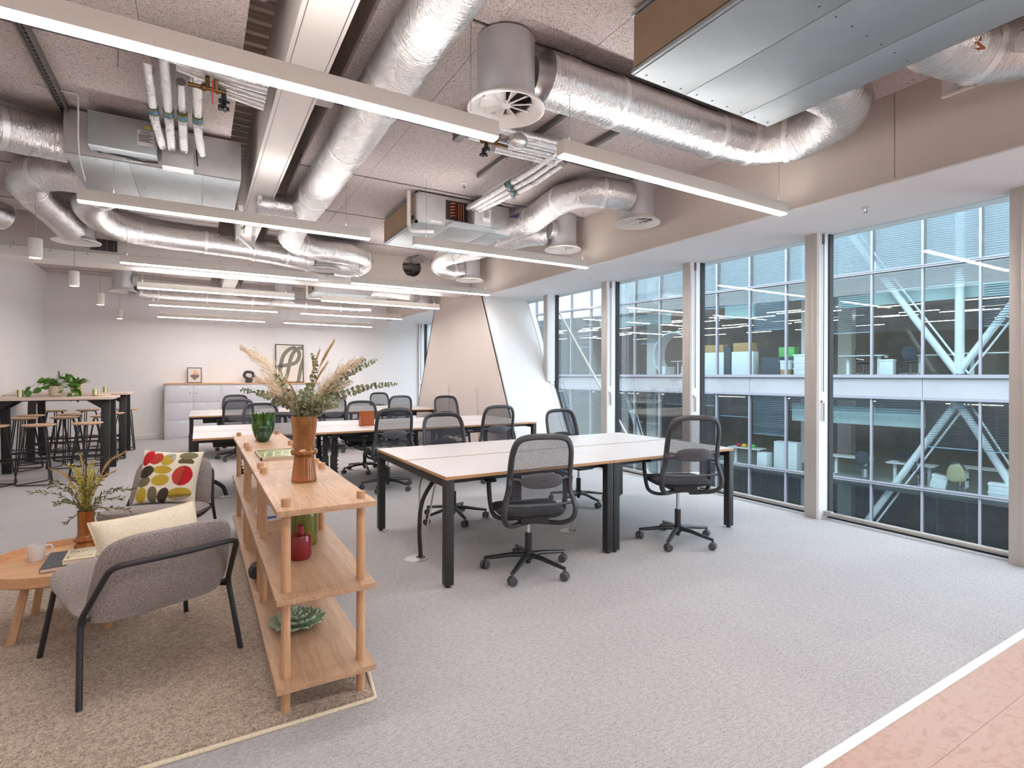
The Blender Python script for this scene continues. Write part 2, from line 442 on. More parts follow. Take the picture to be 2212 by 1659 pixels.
M['soil'] = pm('potting_soil', srgb(60, 44, 34), 1.)
M['cand'] = pm('cream_candle_glass', srgb(232, 226, 200), .3); M['candg'] = pm('olive_candle_stripe', srgb(122, 120, 50), .4)
M['frame'] = pm('black_picture_frame', srgb(32, 30, 32), .4); M['paper'] = pm('off_white_paper', srgb(222, 214, 205), .8, var=.01)
M['paint'] = pm('grey_green_brushstroke', srgb(122, 120, 108), .8, var=.16, vscale=5)
M['peach'] = pm('peach_print', srgb(226, 168, 140), .8); M['brown'] = pm('taupe_print', srgb(128, 108, 100), .8)
M['scul'] = pm('dark_stone', srgb(62, 56, 58), .6, var=.1, bump=.2)
M['books'] = pm('slate_book_cloth', srgb(72, 76, 82), .45); M['cream2'] = pm('cream_book_cover', srgb(216, 202, 172), .6)
M['page'] = pm('book_pages', srgb(224, 214, 206), .9, var=.06, vscale=3, scale=(1, 1, 90))
M['steelf'] = pm('far_frame_metal', srgb(150, 146, 154), .45, .1, var=.03)
M['band'] = pm('far_spandrel_cladding', srgb(160, 157, 161), .55, var=.06, vscale=.8)
M['blind'] = pm('pale_venetian_slat', srgb(146, 166, 180), .6)
M['roller'] = pm('pale_roller_blind', srgb(176, 196, 194), .8)
M['fcar'] = pm('far_office_carpet', srgb(150, 156, 150), .9); M['fceil'] = pm('far_office_ceiling', srgb(160, 156, 156), .9)
M['fwall'] = pm('far_office_wall', srgb(150, 150, 152), .9, var=.3, vscale=.5)
M['flamp'] = emit('far_strip_light', (1, .82, .66), 6.0)
M['card'] = pm('cardboard', srgb(188, 150, 100), .9); M['fwhite'] = pm('far_white_board', srgb(236, 238, 238), .7)
M['fgreen'] = pm('green_bin_plastic', srgb(104, 190, 96), .5); M['fdark'] = pm('charcoal_box', srgb(76, 80, 86), .8)
M['coat'] = pm('beige_coat_cloth', srgb(186, 176, 140), .95)
M['street'] = pm('street_asphalt', srgb(110, 112, 114), .9)
# ------------------------------------------------------------------ room shell
XL, XR, YN, YB, ZC, ZS, XS = -2.63, 5.36, -3.6, 14.06, 3.463, 2.822, 4.36
def st(name, label, cat, loc=(0, 0, 0)): return empty(name, loc, 0, label, cat, kind='structure')
def stag(o, label, cat): return tag(o, label, cat, kind='structure')

stag(bx('floor', M['carpet'], None, XL, 5.46, 1.125, YB, -.12, 0), 'grey textured carpet covering the open office floor', 'floor')
lf = st('floor_linoleum', 'terracotta marbled linoleum sheets at the near edge of the floor', 'floor')
ys = [1.088, .895, .285, -.325, -.935, -1.545, -2.155, -2.9, YN]
for a, b in zip(ys[:-1], ys[1:]):
    bx('linoleum_sheet', M['lino'], lf, XL, 5.46, b + .0012, a, -.12, -.002)
stag(bx('trim_1', M['aluw'], None, XL, 5.46, 1.088, 1.125, -.12, .002), 'white strip dividing grey carpet from terracotta linoleum', 'trim')
stag(bx('wall_left', M['white'], None, XL - .15, XL, YN, YB + .15, 0, 3.9), 'plain white wall behind the high bar tables', 'wall')
stag(bx('wall_back', M['white'], None, XL, 5.6, YB, YB + .15, 0, 3.9), 'plain white end wall behind the grey lockers', 'wall')
stag(bx('wall_near', M['white'], None, XL, 5.6, YN - .15, YN, 0, 3.9), 'plain white wall behind the viewer', 'wall')
b1 = MB().box(XL, -.62, YB - .016, YB, 0, .105).box(2.58, 5.3, YB - .016, YB, 0, .105)
stag(b1.build('baseboard_back', M['skirt'], None, bev=.004), 'white skirting board along the end wall', 'baseboard')
stag(bx('baseboard_left', M['skirt'], None, XL, XL + .016, YN, YB, 0, .105, bev=.004), 'white skirting board along the wall by the bar tables', 'baseboard')

# ceiling: wood wool boards, tracks, deck above the open slots
ce = st('ceiling', 'ceiling of speckled wood wool boards with open slots beside the beam', 'ceiling')
yj = [2.80 + 1.39 * k for k in range(-5, 5)] ; yj = [YN] + [y for y in yj if YN < y < 8.9] + [8.93]
yj2 = [9.40, 10.75, 12.14, 13.53, YB]
xl = [XL, -2.0, -1.42, -.87, -.30, .245]; xr = [.863, 1.515, 2.15, 2.775, 3.40, XS]
for Y in (yj, yj2):
    for a, b in zip(Y[:-1], Y[1:]):
        for X in (xl, xr):
            for c, d in zip(X[:-1], X[1:]):
                o = MB().box(c + .0015, d - .0015, a + .012, b - .012, 0, .05).build('ceiling_panel', M['wool'], ce)
                o.location.z = ZC + random.uniform(-.0015, .0015)
tr = MB()
for Y in (yj, yj2):
    for y in Y[1:-1]:
        for X in ((XL, .245), (.863, XS)):
            tr.box(X[0], X[1], y - .03, y + .03, ZC + .052, ZC + .09)
            tr.box(X[0], X[1], y - .006, y + .006, ZC - .004, ZC + .052)
tr.build('ceiling_track', M['track'], ce)
tr = MB().box(-.905, -.87, 2.83, 5.47, ZC - .03, ZC - .002).box(-.917, -.905, 2.83, 5.47, ZC - .055, ZC).box(-.87, -.858, 2.83, 5.47, ZC - .055, ZC)
tr.box(2.98, 3.02, 2.95, 4.2, ZC - .05, ZC).box(2.45, 2.48, 3.2, 4.9, ZC - .045, ZC)
tr.build('support_channel', M['track'], ce)
ho = MB()
for k in range(52): ho.box(-.895, -.88, 2.86 + k * .05, 2.885 + k * .05, ZC - .0315, ZC - .029)
ho.build('channel_slot', M['dark'], ce, kind='stuff')
bx('deck_slab', M['deck'], ce, XL, XS, YN, YB, 3.99, 4.1)
rb = MB()
y = YN
while y < YB:
    rb.box(.20, .92, y, y + .075, 3.93, 3.99); rb.box(.20, .92, y + .015, y + .06, 3.90, 3.93); y += .152
rb.build('deck_rib', M['deck'], ce, kind='stuff')
bx('slot_side', M['deck'], ce, .19, .20, YN, YB, 3.52, 3.99); bx('slot_side', M['deck'], ce, .915, .925, YN, YB, 3.52, 3.99)

bm_ = st('trim_2', 'long white boxed beam running down the ceiling between the wood wool boards', 'beam')
MB().box(.452, .708, YN, 8.93, 3.30, 3.92).build('beam_casing', M['steelw'], bm_, bev=.004)
MB().box(.452, .708, 9.39, YB, 3.30, 3.92).build('beam_casing', M['steelw'], bm_, bev=.004)
MB().box(.478, .481, YN, 8.93, 3.2975, 3.301).box(.682, .685, YN, 8.93, 3.2975, 3.301).build('casing_joint', M['track'], bm_)
for y in (4.0, 1.2, 6.5): MB().box(.708, .865, y, y + .16, 3.40, 3.425).build('beam_bracket', M['steelw'], bm_)
for y in (2.4, 5.3): MB().cyl((.80, y - 1.0, 3.72), (.80, y + .5, 3.72), .05, 10).build('slot_pipe', M['foil2'], bm_)
MB().cyl((.33, 1.0, 3.74), (.33, 3.6, 3.74), .06, 10).cyl((.24, 1.0, 3.8), (.24, 3.3, 3.8), .05, 10).build('slot_pipe', M['foil2'], bm_)

# cross bulkhead with two round openings
bk = st('trim_3', 'taupe cross bulkhead with round openings and a white steel beam below it', 'bulkhead')
def plate_with_holes(x0, x1, z0, z1, y0, y1, holes):
    m = MB(); xs = [x0]
    for (hx, hz, r) in holes: xs += [hx - r - .04, hx + r + .04]
    xs.append(x1)
    for i in range(0, len(xs), 2): m.box(xs[i], xs[i + 1], y0, y1, z0, z1)
    n = 32
    for (hx, hz, r) in holes:
        a, b = hx - r - .04, hx + r + .04
        def edge(t):
            dx, dz = math.cos(t), math.sin(t)
            k = []
            if dx > 1e-9: k.append((b - hx) / dx)
            if dx < -1e-9: k.append((a - hx) / dx)
            if dz > 1e-9: k.append((z1 - hz) / dz)
            if dz < -1e-9: k.append((z0 - hz) / dz)
            k = min(k); return (hx + dx * k, hz + dz * k)
        ts = [2 * PI * q / n for q in range(n)] + [math.atan2(zz - hz, xx - hx) % (2 * PI) for xx in (a, b) for zz in (z0, z1)]
        ts = sorted(set(round(t, 6) for t in ts)); ts.append(ts[0] + 2 * PI)
        for t0, t1 in zip(ts[:-1], ts[1:]):
            e0, e1 = edge(t0), edge(t1); c0 = (hx + r * math.cos(t0), hz + r * math.sin(t0)); c1 = (hx + r * math.cos(t1), hz + r * math.sin(t1))
            m.add([(c0[0], y0, c0[1]), (e0[0], y0, e0[1]), (e1[0], y0, e1[1]), (c1[0], y0, c1[1])], [(0, 1, 2, 3)])
            m.add([(c0[0], y0, c0[1]), (c1[0], y0, c1[1]), (c1[0], y1, c1[1]), (c0[0], y1, c0[1])], [(0, 1, 2, 3)])
    return m
plate_with_holes(XL, XS, 3.01, 3.92, 8.95, 8.97, [(2.38, 3.30, .165), (3.22, 3.29, .17)]).build('bulkhead_board', M['fascia'], bk)
bx('bulkhead_board', M['fascia'], bk, XL, XS, 9.36, 9.385, 3.01, 3.92)
bx('steel_beam', M['steelw'], bk, XL, XS, 8.925, 9.40, 2.885, 3.012, bev=.003)
MB().box(2.9, 2.915, 8.97, 8.99, 3.01, 3.5).box(3.3, 3.32, 9.1, 9.12, 3.01, 3.6).cyl((2.2, 9.2, 3.2), (3.6, 9.2, 3.25), .03, 8).cyl((2.2, 9.15, 3.36), (3.6, 9.15, 3.4), .02, 8).build('hidden_pipe', M['track'], bk)
MB().tube(smooth_path([(2.9, 9.22, 3.4), (3.2, 9.0, 3.41), (3.3, 8.7, 3.40)]), .075, 12).build('wrapped_pipe', M['foil2'], bk)
sc = MB()
for k in range(18):
    x = -2.4 + k * .38; sc.box(x, x + .012, 8.921, 8.926, 2.98, 2.992); sc.box(x + .02, x + .032, 8.946, 8.951, 3.05, 3.062)
sc.build('screw_head', M['track'], bk, kind='stuff')

# soffit along the windows
so = st('trim_4', 'deep soffit box running above the window wall', 'soffit')
bx('soffit_fascia', M['fascia'], so, XS, XS + .03, YN, YB, ZS, 3.92)
bx('soffit_board', M['soffit'], so, XS + .0005, 5.62, YN, YB, ZS - .012, ZS + .012)
for y in (1.95, 5.85): bx('fascia_joint', M['track'], so, XS - .0015, XS + .001, y, y + .003, ZS + .02, ZC)
MB().box(XS - .012, XS, 1.36, 1.66, 3.30, 3.46).build('access_cover', M['soffit'], so); bx('cover_lip', M['steelw'], so, XS - .03, XS, 1.36, 1.66, 3.285, 3.30)
bx('head_wall', M['dark'], so, 5.5, 5.62, YN, YB, ZS, 3.92)

# window wall: bays between posts
YP = [3.0 + 1.57 * k for k in range(-5, 8)]
for i, yk in enumerate(YP):
    y0 = yk - 1.57 + .15; y1 = min(yk, YB)
    if y0 >= YB: break
    near = {4: 'wide glazed bay nearest the right edge of the room', 5: 'glazed bay behind the right end of the front bench'}
    od = ['behind the viewer, first', 'behind the viewer, second', 'behind the viewer, third', 'behind the viewer, fourth', 'nearest the right edge of the room view', 'at the right end of the front bench', 'behind the front bench', 'just before the slanting column', 'beside the slanting column', 'hidden behind the slanting column', 'hidden beyond the slanting column', 'seen past the far side of the slanting column', 'next to the end wall', 'last'][i]
    w = st('window_%d' % (i + 1), 'floor to ceiling glazed bay ' + od, 'window')
    MB().box(5.43, 5.455, y0 - .02, y1 + .02, .01, ZS - .012).build('pane', M['glass'], w)
    MB().box(5.40, 5.47, y1 - .012, y1 + .004, 0, ZS - .012).build('gasket', M['gasket'], w)
    MB().box(5.39, 5.47, y0 - .004, y0 + .022, 0, ZS - .012).build('side_frame', M['aluw'], w, bev=.003)
    MB().box(5.40, 5.47, y0, y1, 0, .028).build('bottom_frame', M['gasket'], w)
    if y1 <= 14 and not (7.75 < yk < 12.5):
        MB().cyl((5.345, y0 - .02, .05), (5.345, y1 + .02, .05), .022, 10).build('floor_rail', M['rail'], w)
        MB().box(5.325, 5.375, y1 - .07, y1 + .01, .03, .075).build('rail_bracket', M['rail'], w, bev=.004)
    if yk < YB and not (8 < yk < 11.9):
        zb = 1.30 if 7.5 < yk < 7.9 else 0
        p = st('window_post_%d' % (i + 1), 'taupe faced window post with white return beyond the bay ' + od, 'post')
        MB().box(5.245, 5.40, yk + .028, yk + .083, zb, ZS - .012).build('post_face', M['alu'], p, bev=.003)
        MB().box(5.25, 5.40, yk + .083, yk + .15, zb, ZS - .012).build('post_face', M['alu'], p, bev=.003)
        MB().box(5.247, 5.44, yk, yk + .028, zb, ZS - .012).build('post_return', M['aluw'], p, bev=.002)
        if zb == 0 and yk > 0:
            t = empty('blind_cord', (5.30, yk - .012, 0), 0, 'blind cord on post beyond bay ' + od, 'cord', 'blind cords on the window posts')
            MB().cyl((0, 0, 1.25), (0, 0, 2.80), .0045, 6).box(-.008, .008, -.008, .012, 2.70, 2.80).build('cord', M['track'], t)
            MB().cyl((0, -.004, .96), (0, -.004, 1.14), .009, 8).build('pull_handle', M['alu'], t)
            MB().box(-.03, .006, -.012, .012, 1.145, 1.165).build('bracket', M['alu'], t)

# slanting column casing in the window wall
co = st('column_casing', 'tall slanting taupe and white casing around the raking column', 'column')
XA, XB = XS, 5.30
def yr(z): return 7.11 + .4906 * z
def yl(z): return 12.05 - .479 * z
MB().prism([(XA, yr(0), 0), (XA, yl(0), 0), (XA, yl(ZS), ZS), (XA, yr(ZS), ZS)], (.02, 0, 0)).build('front_face', M['taupe'], co)
MB().prism([(XA, yr(0), 0), (XA, yr(0) + .03, 0), (XA, yr(ZS) + .03, ZS), (XA, yr(ZS), ZS)], (XB - XA, 0, 0)).build('side_return', M['soffit'], co)
MB().prism([(XA, yl(0), 0), (XA, yl(0) - .03, 0), (XA, yl(ZS) - .03, ZS), (XA, yl(ZS), ZS)], (XB - XA + .1, 0, 0)).build('side_return', M['soffit'], co)
MB().prism([(XB, yr(0) + .01, 0), (XB, yr(0) + .03, 0), (XB, yr(ZS) + .03, ZS), (XB, yr(ZS) + .01, ZS)], (.012, 0, 0)).build('shadow_gap', M['gasket'], co)
MB().prism([(XB + .012, yr(0) + .012, 0), (XB + .012, yr(0) + .06, 0), (XB + .012, yr(1.25) + .06, 1.25), (XB + .012, yr(1.25) + .012, 1.25)], (.10, 0, 0)).build('outer_return', M['aluw'], co)
for k in (0, .02, .04):
    MB().obox((5.415, yr(0) - .03 + k, 0), (5.415, yr(1.3) - .03 + k, 1.3), .012, .004).build('edge_bead', M['gasket'], co)
for (ya, yb, yc, zt) in ((9.92, 10.08, 9.93, 1.20), (8.55, 8.72, 8.70, 1.16)):
    MB().prism([(XA - .001, ya, .0), (XA - .001, yb, .0), (XA - .001, yc, zt)], (-.02, 0, 0)).build('folded_facet', M['fascia'], co)

# raking steel and tie outside the glass
t = empty('raking_steel_tube', (0, 0, 0), 0, 'white raking steel tube outside the glass beside the column casing', 'steel tube', kind='structure')
MB().cyl((5.85, 9.9, 4.0), (5.85, 7.55, -.8), .10, 16).build('tube', M['steelw'], t)
MB().lathe([(.10, 0), (.16, .0), (.16, .03), (.10, .03)], (5.85, 8.72, 1.6), 16).build('flange', M['track'], t)
o = MB().cyl((5.60, 8.0, 2.68), (5.60, 5.5, -.18), .016, 10).build('tie_rod', M['steelw'], None)
tag(o, 'thin pale tie rod slanting outside the glass beyond the front bench', 'tie rod', kind='structure')
# ------------------------------------------------------------------ ducts
R = .165
def ring_at(P, i, r, w=.02):
    d = (P[min(i + 1, len(P) - 1)] - P[max(i - 1, 0)]).normalized()
    return P[i] - d * w, P[i] + d * w
def duct(name, label, pts, r=R, n=8, tapes=(), caps=True, stickers=(), group=None, mat='foil', extra=None):
    o = empty(name, (0, 0, 0), 0, label, 'duct', group)
    P = smooth_path(pts, n)
    rs = random.Random(len(pts) * 7 + int(P[0].x * 100))
    ph = [rs.uniform(0, 6) for _ in range(4)]
    m = MB().tube(P, r, 24, rfun=lambda t: 1 + .012 * math.sin(31 * t + ph[0]) + .010 * math.sin(57 * t + ph[1]))
    m.build('foil_sleeve', M[mat], o)
    for f in tapes:
        i = max(1, min(len(P) - 2, int(f * (len(P) - 1)))); a, b = ring_at(P, i, r)
        MB().cyl(a, b, r * 1.022, 24).build('tape_band', M['foilt'], o)
    for (f, ang, col) in stickers:
        i = max(1, min(len(P) - 2, int(f * (len(P) - 1)))); d = (P[i + 1] - P[i - 1]).normalized(); a, b = frame_of(d)
        q = lambda u, v: P[i] + d * u + (a * math.cos(ang + v) + b * math.sin(ang + v)) * (r * 1.035)
        if col in ('red', 'both'):
            MB().add([q(-.09, -.2), q(-.0, -.15), q(.0, .2), q(-.07, .0)], [(0, 1, 2, 3)]).build('airflow_sticker', M['redt'], o)
        if col in ('blue', 'both'):
            MB().add([q(.0, -.15), q(.09, .1), q(.05, .28), q(.0, .2)], [(0, 1, 2, 3)]).build('airflow_sticker', M['bluet'], o)
    if extra: extra(o)
    return o
ZD = 3.27
def stub(o):
    MB().cyl((.57, 6.38, ZD - .01), (1.0, 6.38, ZD - .01), .125, 20).build('branch_stub', M['foil'], o)
    MB().cyl((.55, 6.38, ZD - .01), (.572, 6.38, ZD - .01), .13, 20).build('stub_cap', M['galv'], o)
duct('foil_duct', 'long foil duct running down the ceiling beside the white beam', [(1.05, -2.8, ZD), (1.05, 0, ZD), (1.05, 2, ZD), (1.05, 4, ZD), (1.05, 5.6, ZD), (1.05, 7.2, ZD), (1.12, 7.85, ZD - .02), (1.45, 8.17, ZD - .03), (1.95, 8.2, ZD - .05), (2.2, 8.34, ZD - .10), (2.12, 8.55, ZD - .16), (1.86, 8.66, ZD - .15)],
     tapes=(.30, .375, .44, .52, .585, .80, .88), stickers=((.475, 2.3, 'both'), (.60, 2.4, 'red'), (.815, 2.4, 'blue')), extra=stub)
duct('foil_duct', 'foil duct feeding the big round diffuser from under the large fan coil box', [(1.86, 2.81, ZD), (2.3, 2.81, ZD), (2.9, 2.81, ZD), (3.5, 2.80, ZD), (3.86, 2.70, ZD - .01), (4.02, 2.42, ZD - .02), (3.93, 2.10, ZD), (3.70, 1.97, ZD), (3.36, 1.95, ZD)],
     tapes=(.17, .36, .47, .58), stickers=((.50, 2.4, 'both'),))
duct('foil_duct', 'foil duct bend leaving the large fan coil box at the top right corner', [(3.36, 1.38, ZD), (3.62, 1.36, ZD), (3.90, 1.26, ZD - .02), (4.06, 1.0, ZD - .02), (4.08, .6, ZD), (4.08, -.4, ZD), (4.08, -2, ZD)], tapes=(.3, .6))
duct('foil_duct', 'curved foil duct from the middle fan coil box to the window side diffuser', [(3.86, 4.22, ZD), (3.62, 4.23, ZD), (3.42, 4.38, ZD + .01), (3.36, 4.75, ZD + .02), (3.42, 5.2, ZD), (3.42, 5.5, ZD - .03), (3.33, 5.82, ZD - .05), (3.25, 5.92, ZD - .06)], r=.15,
     tapes=(.18, .42, .66), stickers=((.70, 2.6, 'blue'),))
duct('foil_duct', 'short foil duct behind the middle fan coil box feeding the second window diffuser', [(3.89, 5.68, ZD - .06), (3.72, 5.90, ZD - .05), (3.58, 6.22, ZD - .05), (3.42, 6.56, ZD - .04), (3.26, 6.64, ZD - .04)], r=.14, tapes=(.35,))
duct('foil_duct', 'looped foil duct by the bulkhead feeding the third window diffuser', [(3.84, 8.28, ZD - .10), (3.58, 8.22, ZD - .12), (3.34, 8.02, ZD - .10), (3.30, 7.70, ZD - .04), (3.50, 7.35, ZD), (3.60, 7.0, ZD), (3.30, 6.72, ZD)], r=.14, tapes=(.12, .6), stickers=((.55, 2.4, 'red'),))
duct('foil_duct', 'foil elbow entering the left fan coil box from the left edge', [(-.91, 5.52, ZD), (-1.15, 5.46, ZD - .01), (-1.42, 5.30, ZD - .03), (-1.62, 4.95, ZD - .03), (-1.66, 4.4, ZD - .03), (-1.66, 3.4, ZD - .03)], tapes=(.3, .7))
duct('foil_duct', 'foil duct bending from the left fan coil box to the far left diffuser', [(-.90, 6.42, ZD), (-1.18, 6.46, ZD), (-1.40, 6.72, ZD - .01), (-1.44, 7.2, ZD - .03), (-1.38, 7.75, ZD - .06), (-1.32, 8.2, ZD - .12)], r=.16,
     tapes=(.25, .5), stickers=((.68, 2.6, 'both'),))
duct('foil_duct', 'foil duct crossing the bay in front of the bulkhead', [(-.55, 6.62, ZD), (-.80, 6.8, ZD - .02), (-1.0, 7.2, ZD - .03), (-1.0, 7.8, ZD - .04), (-.80, 8.3, ZD - .04), (-.35, 8.56, ZD - .03), (.1, 8.6, ZD - .03), (.7, 8.6, ZD - .06), (1.2, 8.6, ZD - .10), (1.50, 8.64, ZD - .14)], r=.155,
     tapes=(.14, .48, .68, .78, .88), stickers=((.60, 2.2, 'blue'),))
duct('foil_duct', 'foil duct along the end wall beyond the bulkhead', [(-1.10, 13.05, 3.06), (-.95, 13.25, 3.05), (-.7, 13.3, 3.04), (.3, 13.3, 3.04), (1.3, 13.3, 3.04), (2.3, 13.3, 3.04), (3.3, 13.3, 3.04), (3.7, 13.2, 3.05)], r=.13, tapes=(.3, .42, .55, .7, .82))
duct('foil_duct', 'short foil duct beyond the bulkhead by the far fan coil box', [(3.2, 11.6, 3.2), (3.5, 11.4, 3.2), (3.7, 11.1, 3.16), (3.95, 10.8, 3.10)], r=.14, tapes=(.5,))
duct('foil_duct', 'foil duct end beyond the bulkhead at the far left ceiling edge', [(-2.55, 7.7, 3.2), (-2.35, 7.75, 3.2), (-2.0, 7.85, 3.17), (-1.86, 8.0, 3.15)], r=.15, tapes=(.5,))

# swirl diffusers on round spigots
def diffuser(label, x, y, zr, rim=.238, cyl=.178, top=ZC - .004, side=(1, 0), collar=True):
    o = empty('swirl_diffuser', (x, y, zr), 0, label, 'diffuser', 'round swirl diffusers')
    h = top - zr
    MB().lathe([(cyl - .004, .045), (cyl, .05), (cyl, h - .01), (cyl - .008, h), (.0, h)], (0, 0, 0), 40).build('spigot', M['galv2'], o)
    MB().lathe([(cyl + .002, .062), (cyl + .02, .045), (rim - .03, .02), (rim, .006), (rim, -.004), (rim - .012, -.006), (rim - .05, .02), (cyl - .02, .048), (cyl - .02, .056), (cyl + .002, .062)], (0, 0, 0), 48).build('rim', M['pvc'], o)
    MB().lathe([(0, .020), (.032, .022), (.034, .045), (0, .05)], (0, 0, 0), 20).build('hub', M['pvc'], o)
    b = MB()
    for k in range(10):
        a = 2 * PI * k / 10; c, s_ = math.cos(a), math.sin(a); c2, s2 = math.cos(a + .42), math.sin(a + .42)
        r0, r1 = .03, cyl - .018
        b.add([(c * r0, s_ * r0, .030), (c * r1, s_ * r1, .030), (c2 * r1, s2 * r1, .062), (c2 * r0, s2 * r0, .052)], [(0, 1, 2, 3)])
        b.obox((c * r0, s_ * r0, .028), (c * r1, s_ * r1, .028), .006, .006)
    b.build('blade', M['pvc'], o)
    MB().lathe([(0, .10), (cyl - .006, .10)], (0, 0, 0), 32).build('damper', M['dark'], o)
    if collar:
        MB().cyl((side[0] * cyl * .9, side[1] * cyl * .9, .24), (side[0] * (cyl + .07), side[1] * (cyl + .07), .24), .13, 24).build('side_collar', M['galv'], o)
    return o
diffuser('large round white diffuser nearest the viewer beside the long foil duct', 1.63, 2.86, 3.03)
diffuser('round white diffuser by the bulkhead where two foil ducts meet', 1.68, 8.62, 3.03, side=(1, 0))
diffuser('round white window side diffuser nearest the front light bar', 4.06, 4.27, 3.03, side=(-1, 0))
diffuser('round white window side diffuser behind the middle fan coil box', 4.08, 5.66, 3.03, side=(-1, 0))
diffuser('round white window side diffuser next to the bulkhead', 4.02, 8.30, 3.03, side=(-1, 0))
diffuser('round white diffuser under the foil bend at the left of the bulkhead', -1.29, 8.40, 3.03, rim=.25, side=(0, -1))
diffuser('round white diffuser beyond the bulkhead near the end wall, left end of its duct', -1.27, 12.95, 3.03, side=(1, 0))
diffuser('round white diffuser beyond the bulkhead in the middle of the end wall duct', 1.66, 13.0, 3.03, side=(0, 1))
diffuser('round white diffuser low beside the slanting column casing', 4.08, 10.65, 2.80, top=3.3, side=(-1, 0))

# fan coil units
def fcu(label, x0, x1, y0, y1, z0=3.10, z1=3.44, media=True, gap=None, near=True):
    o = empty('fan_coil_unit', ((x0 + x1) / 2, (y0 + y1) / 2, z0), 0, label, 'air conditioner', 'ceiling fan coil units')
    cx, cy_ = (x0 + x1) / 2, (y0 + y1) / 2; a, b, c, d, h = x0 - cx, x1 - cx, y0 - cy_, y1 - cy_, z1 - z0
    MB().box(a, b, c, d, .006, h).build('casing', M['galv'], o, bev=.003)
    d1 = c + (d - c) * .0; 
    for (u0, u1) in ((a, a + (b - a) * .34), (a + (b - a) * .34, a + (b - a) * .76), (a + (b - a) * .76, b)):
        MB().box(u0 + .0025, u1 - .0025, c + .002, d - .002, -.004, .006).build('base_panel', M['fcu'], o, bev=.001)
    sc = MB()
    for i in range(9):
        for yy in (c + .04, d - .04, cy_ * 0):
            sc.box(a + .06 + i * (b - a - .12) / 8 - .004, a + .06 + i * (b - a - .12) / 8 + .004, yy - .004, yy + .004, -.0065, -.004)
    sc.build('screw', M['track'], o, kind='stuff')
    if media:
        MB().box(a - .016, a - .001, c + .04, d - .02, .03, h - .03).build('filter_media', M['ply'], o)
        MB().box(a - .02, a, c, c + .05, .0, h).box(a - .02, a, c, d, h - .02, h).box(a - .02, a, c, d, 0, .02).build('filter_frame', M['fcu'], o)
        MB().box(a - .035, a - .016, c + .08, c + .12, .05, .09).build('filter_catch', M['black'], o)
    return o
f1 = fcu('fan coil box hanging on the left in front of the white beam', -.89, .325, 5.27, 6.55, media=False)
MB().box(-.44, .0, -.80, -.66, .04, .30).build('control_box', M['fcu'], f1, bev=.004)
MB().box(.03, .25, -.78, -.66, -.02, .27).build('control_box', M['galv'], f1, bev=.004)
MB().box(-.13, -.02, -.803, -.80, .10, .22).build('rating_label', M['lab'], f1)
MB().box(-.08, -.045, -.803, -.80, .235, .26).build('warning_sticker', M['yel'], f1)
MB().box(-.24, -.10, -.645, -.641, .015, .038).build('number_label', M['lab'], f1)
MB().tube([(-.38, -.66, .05), (-.3, -.67, .04), (-.1, -.67, .02), (.0, -.67, .03)], .006, 6).box(-.40, -.37, -.68, -.64, .04, .07).tube([(.27, -.66, .2), (.275, -.67, .1), (.28, -.66, .06)], .005, 6).build('cable', M['black'], f1)
f2 = fcu('fan coil box with beige filter side hanging in the middle by the windows', 2.10, 3.27, 5.65, 6.86)
MB().box(-.25, .02, -.61, -.60, .08, .30).build('coil_opening', M['dark'], f2)
cc = MB()
for k in range(5): cc.tube([(-.2, -.62, .12 + k * .035), (-.16, -.64, .125 + k * .035), (-.13, -.62, .13 + k * .035)], .008, 6)
for k in range(3): cc.cyl((-.1 + k * .03, -.63, .08), (-.1 + k * .03, -.63, .27), .007, 6)
cc.build('copper_pipe', M['copper'], f2)
MB().box(.02, .24, -.80, -.62, .02, .28).build('control_box', M['galv'], f2, bev=.004)
MB().box(.12, .22, -.803, -.80, .06, .2).build('rating_label', M['lab'], f2)
MB().box(.15, .19, -.803, -.80, .21, .25).build('warning_sticker', M['yel'], f2)
MB().box(-.25, .34, -.78, -.62, -.005, .02).build('drip_tray', M['fcu'], f2, bev=.003)
MB().box(-.44, -.30, -.614, -.61, .02, .045).build('number_label', M['lab'], f2)
f3 = fcu('large fan coil box with brown filter side at the top right, nearest the viewer', 2.12, 3.34, .55, 2.265)
f4 = fcu('far fan coil box with beige filter side beyond the bulkhead', 2.05, 3.2, 11.4, 12.4)
# lettering on the rating labels and number strips
def text(s, size, loc, rot, mat, parent, name='lettering', ext=.0004, align='CENTER', sx=1):
    cu = bpy.data.curves.new(name, 'FONT'); cu.body = s; cu.size = size; cu.extrude = ext; cu.align_x = align; cu.align_y = 'CENTER'
    cu.resolution_u = 2
    tmp = bpy.data.objects.new(name, cu); C.objects.link(tmp)
    me = bpy.data.meshes.new_from_object(tmp); bpy.data.objects.remove(tmp)
    me.materials.clear(); me.materials.append(mat)
    o = bpy.data.objects.new(name, me); link(o, parent); o.location = loc; o.rotation_euler = rot; o.scale.x = sx; return o
text('Ability', .024, (-.075, -.8045, .205), (PI / 2, 0, 0), M['ink'], f1)
for k in range(7): MB().box(-.122, -.028 - (k % 3) * .012, -.8045, -.803, .185 - k * .009, .1885 - k * .009).build('label_line', M['ink'], f1)
text('FCU 4D/1B', .018, (-.17, -.6465, .0265), (PI / 2, 0, 0), M['ink'], f1)
text('Ability', .022, (.17, -.8045, .185), (PI / 2, 0, 0), M['ink'], f2)
for k in range(6): MB().box(.13, .21 - (k % 2) * .012, -.8045, -.803, .165 - k * .011, .169 - k * .011).build('label_line', M['ink'], f2)

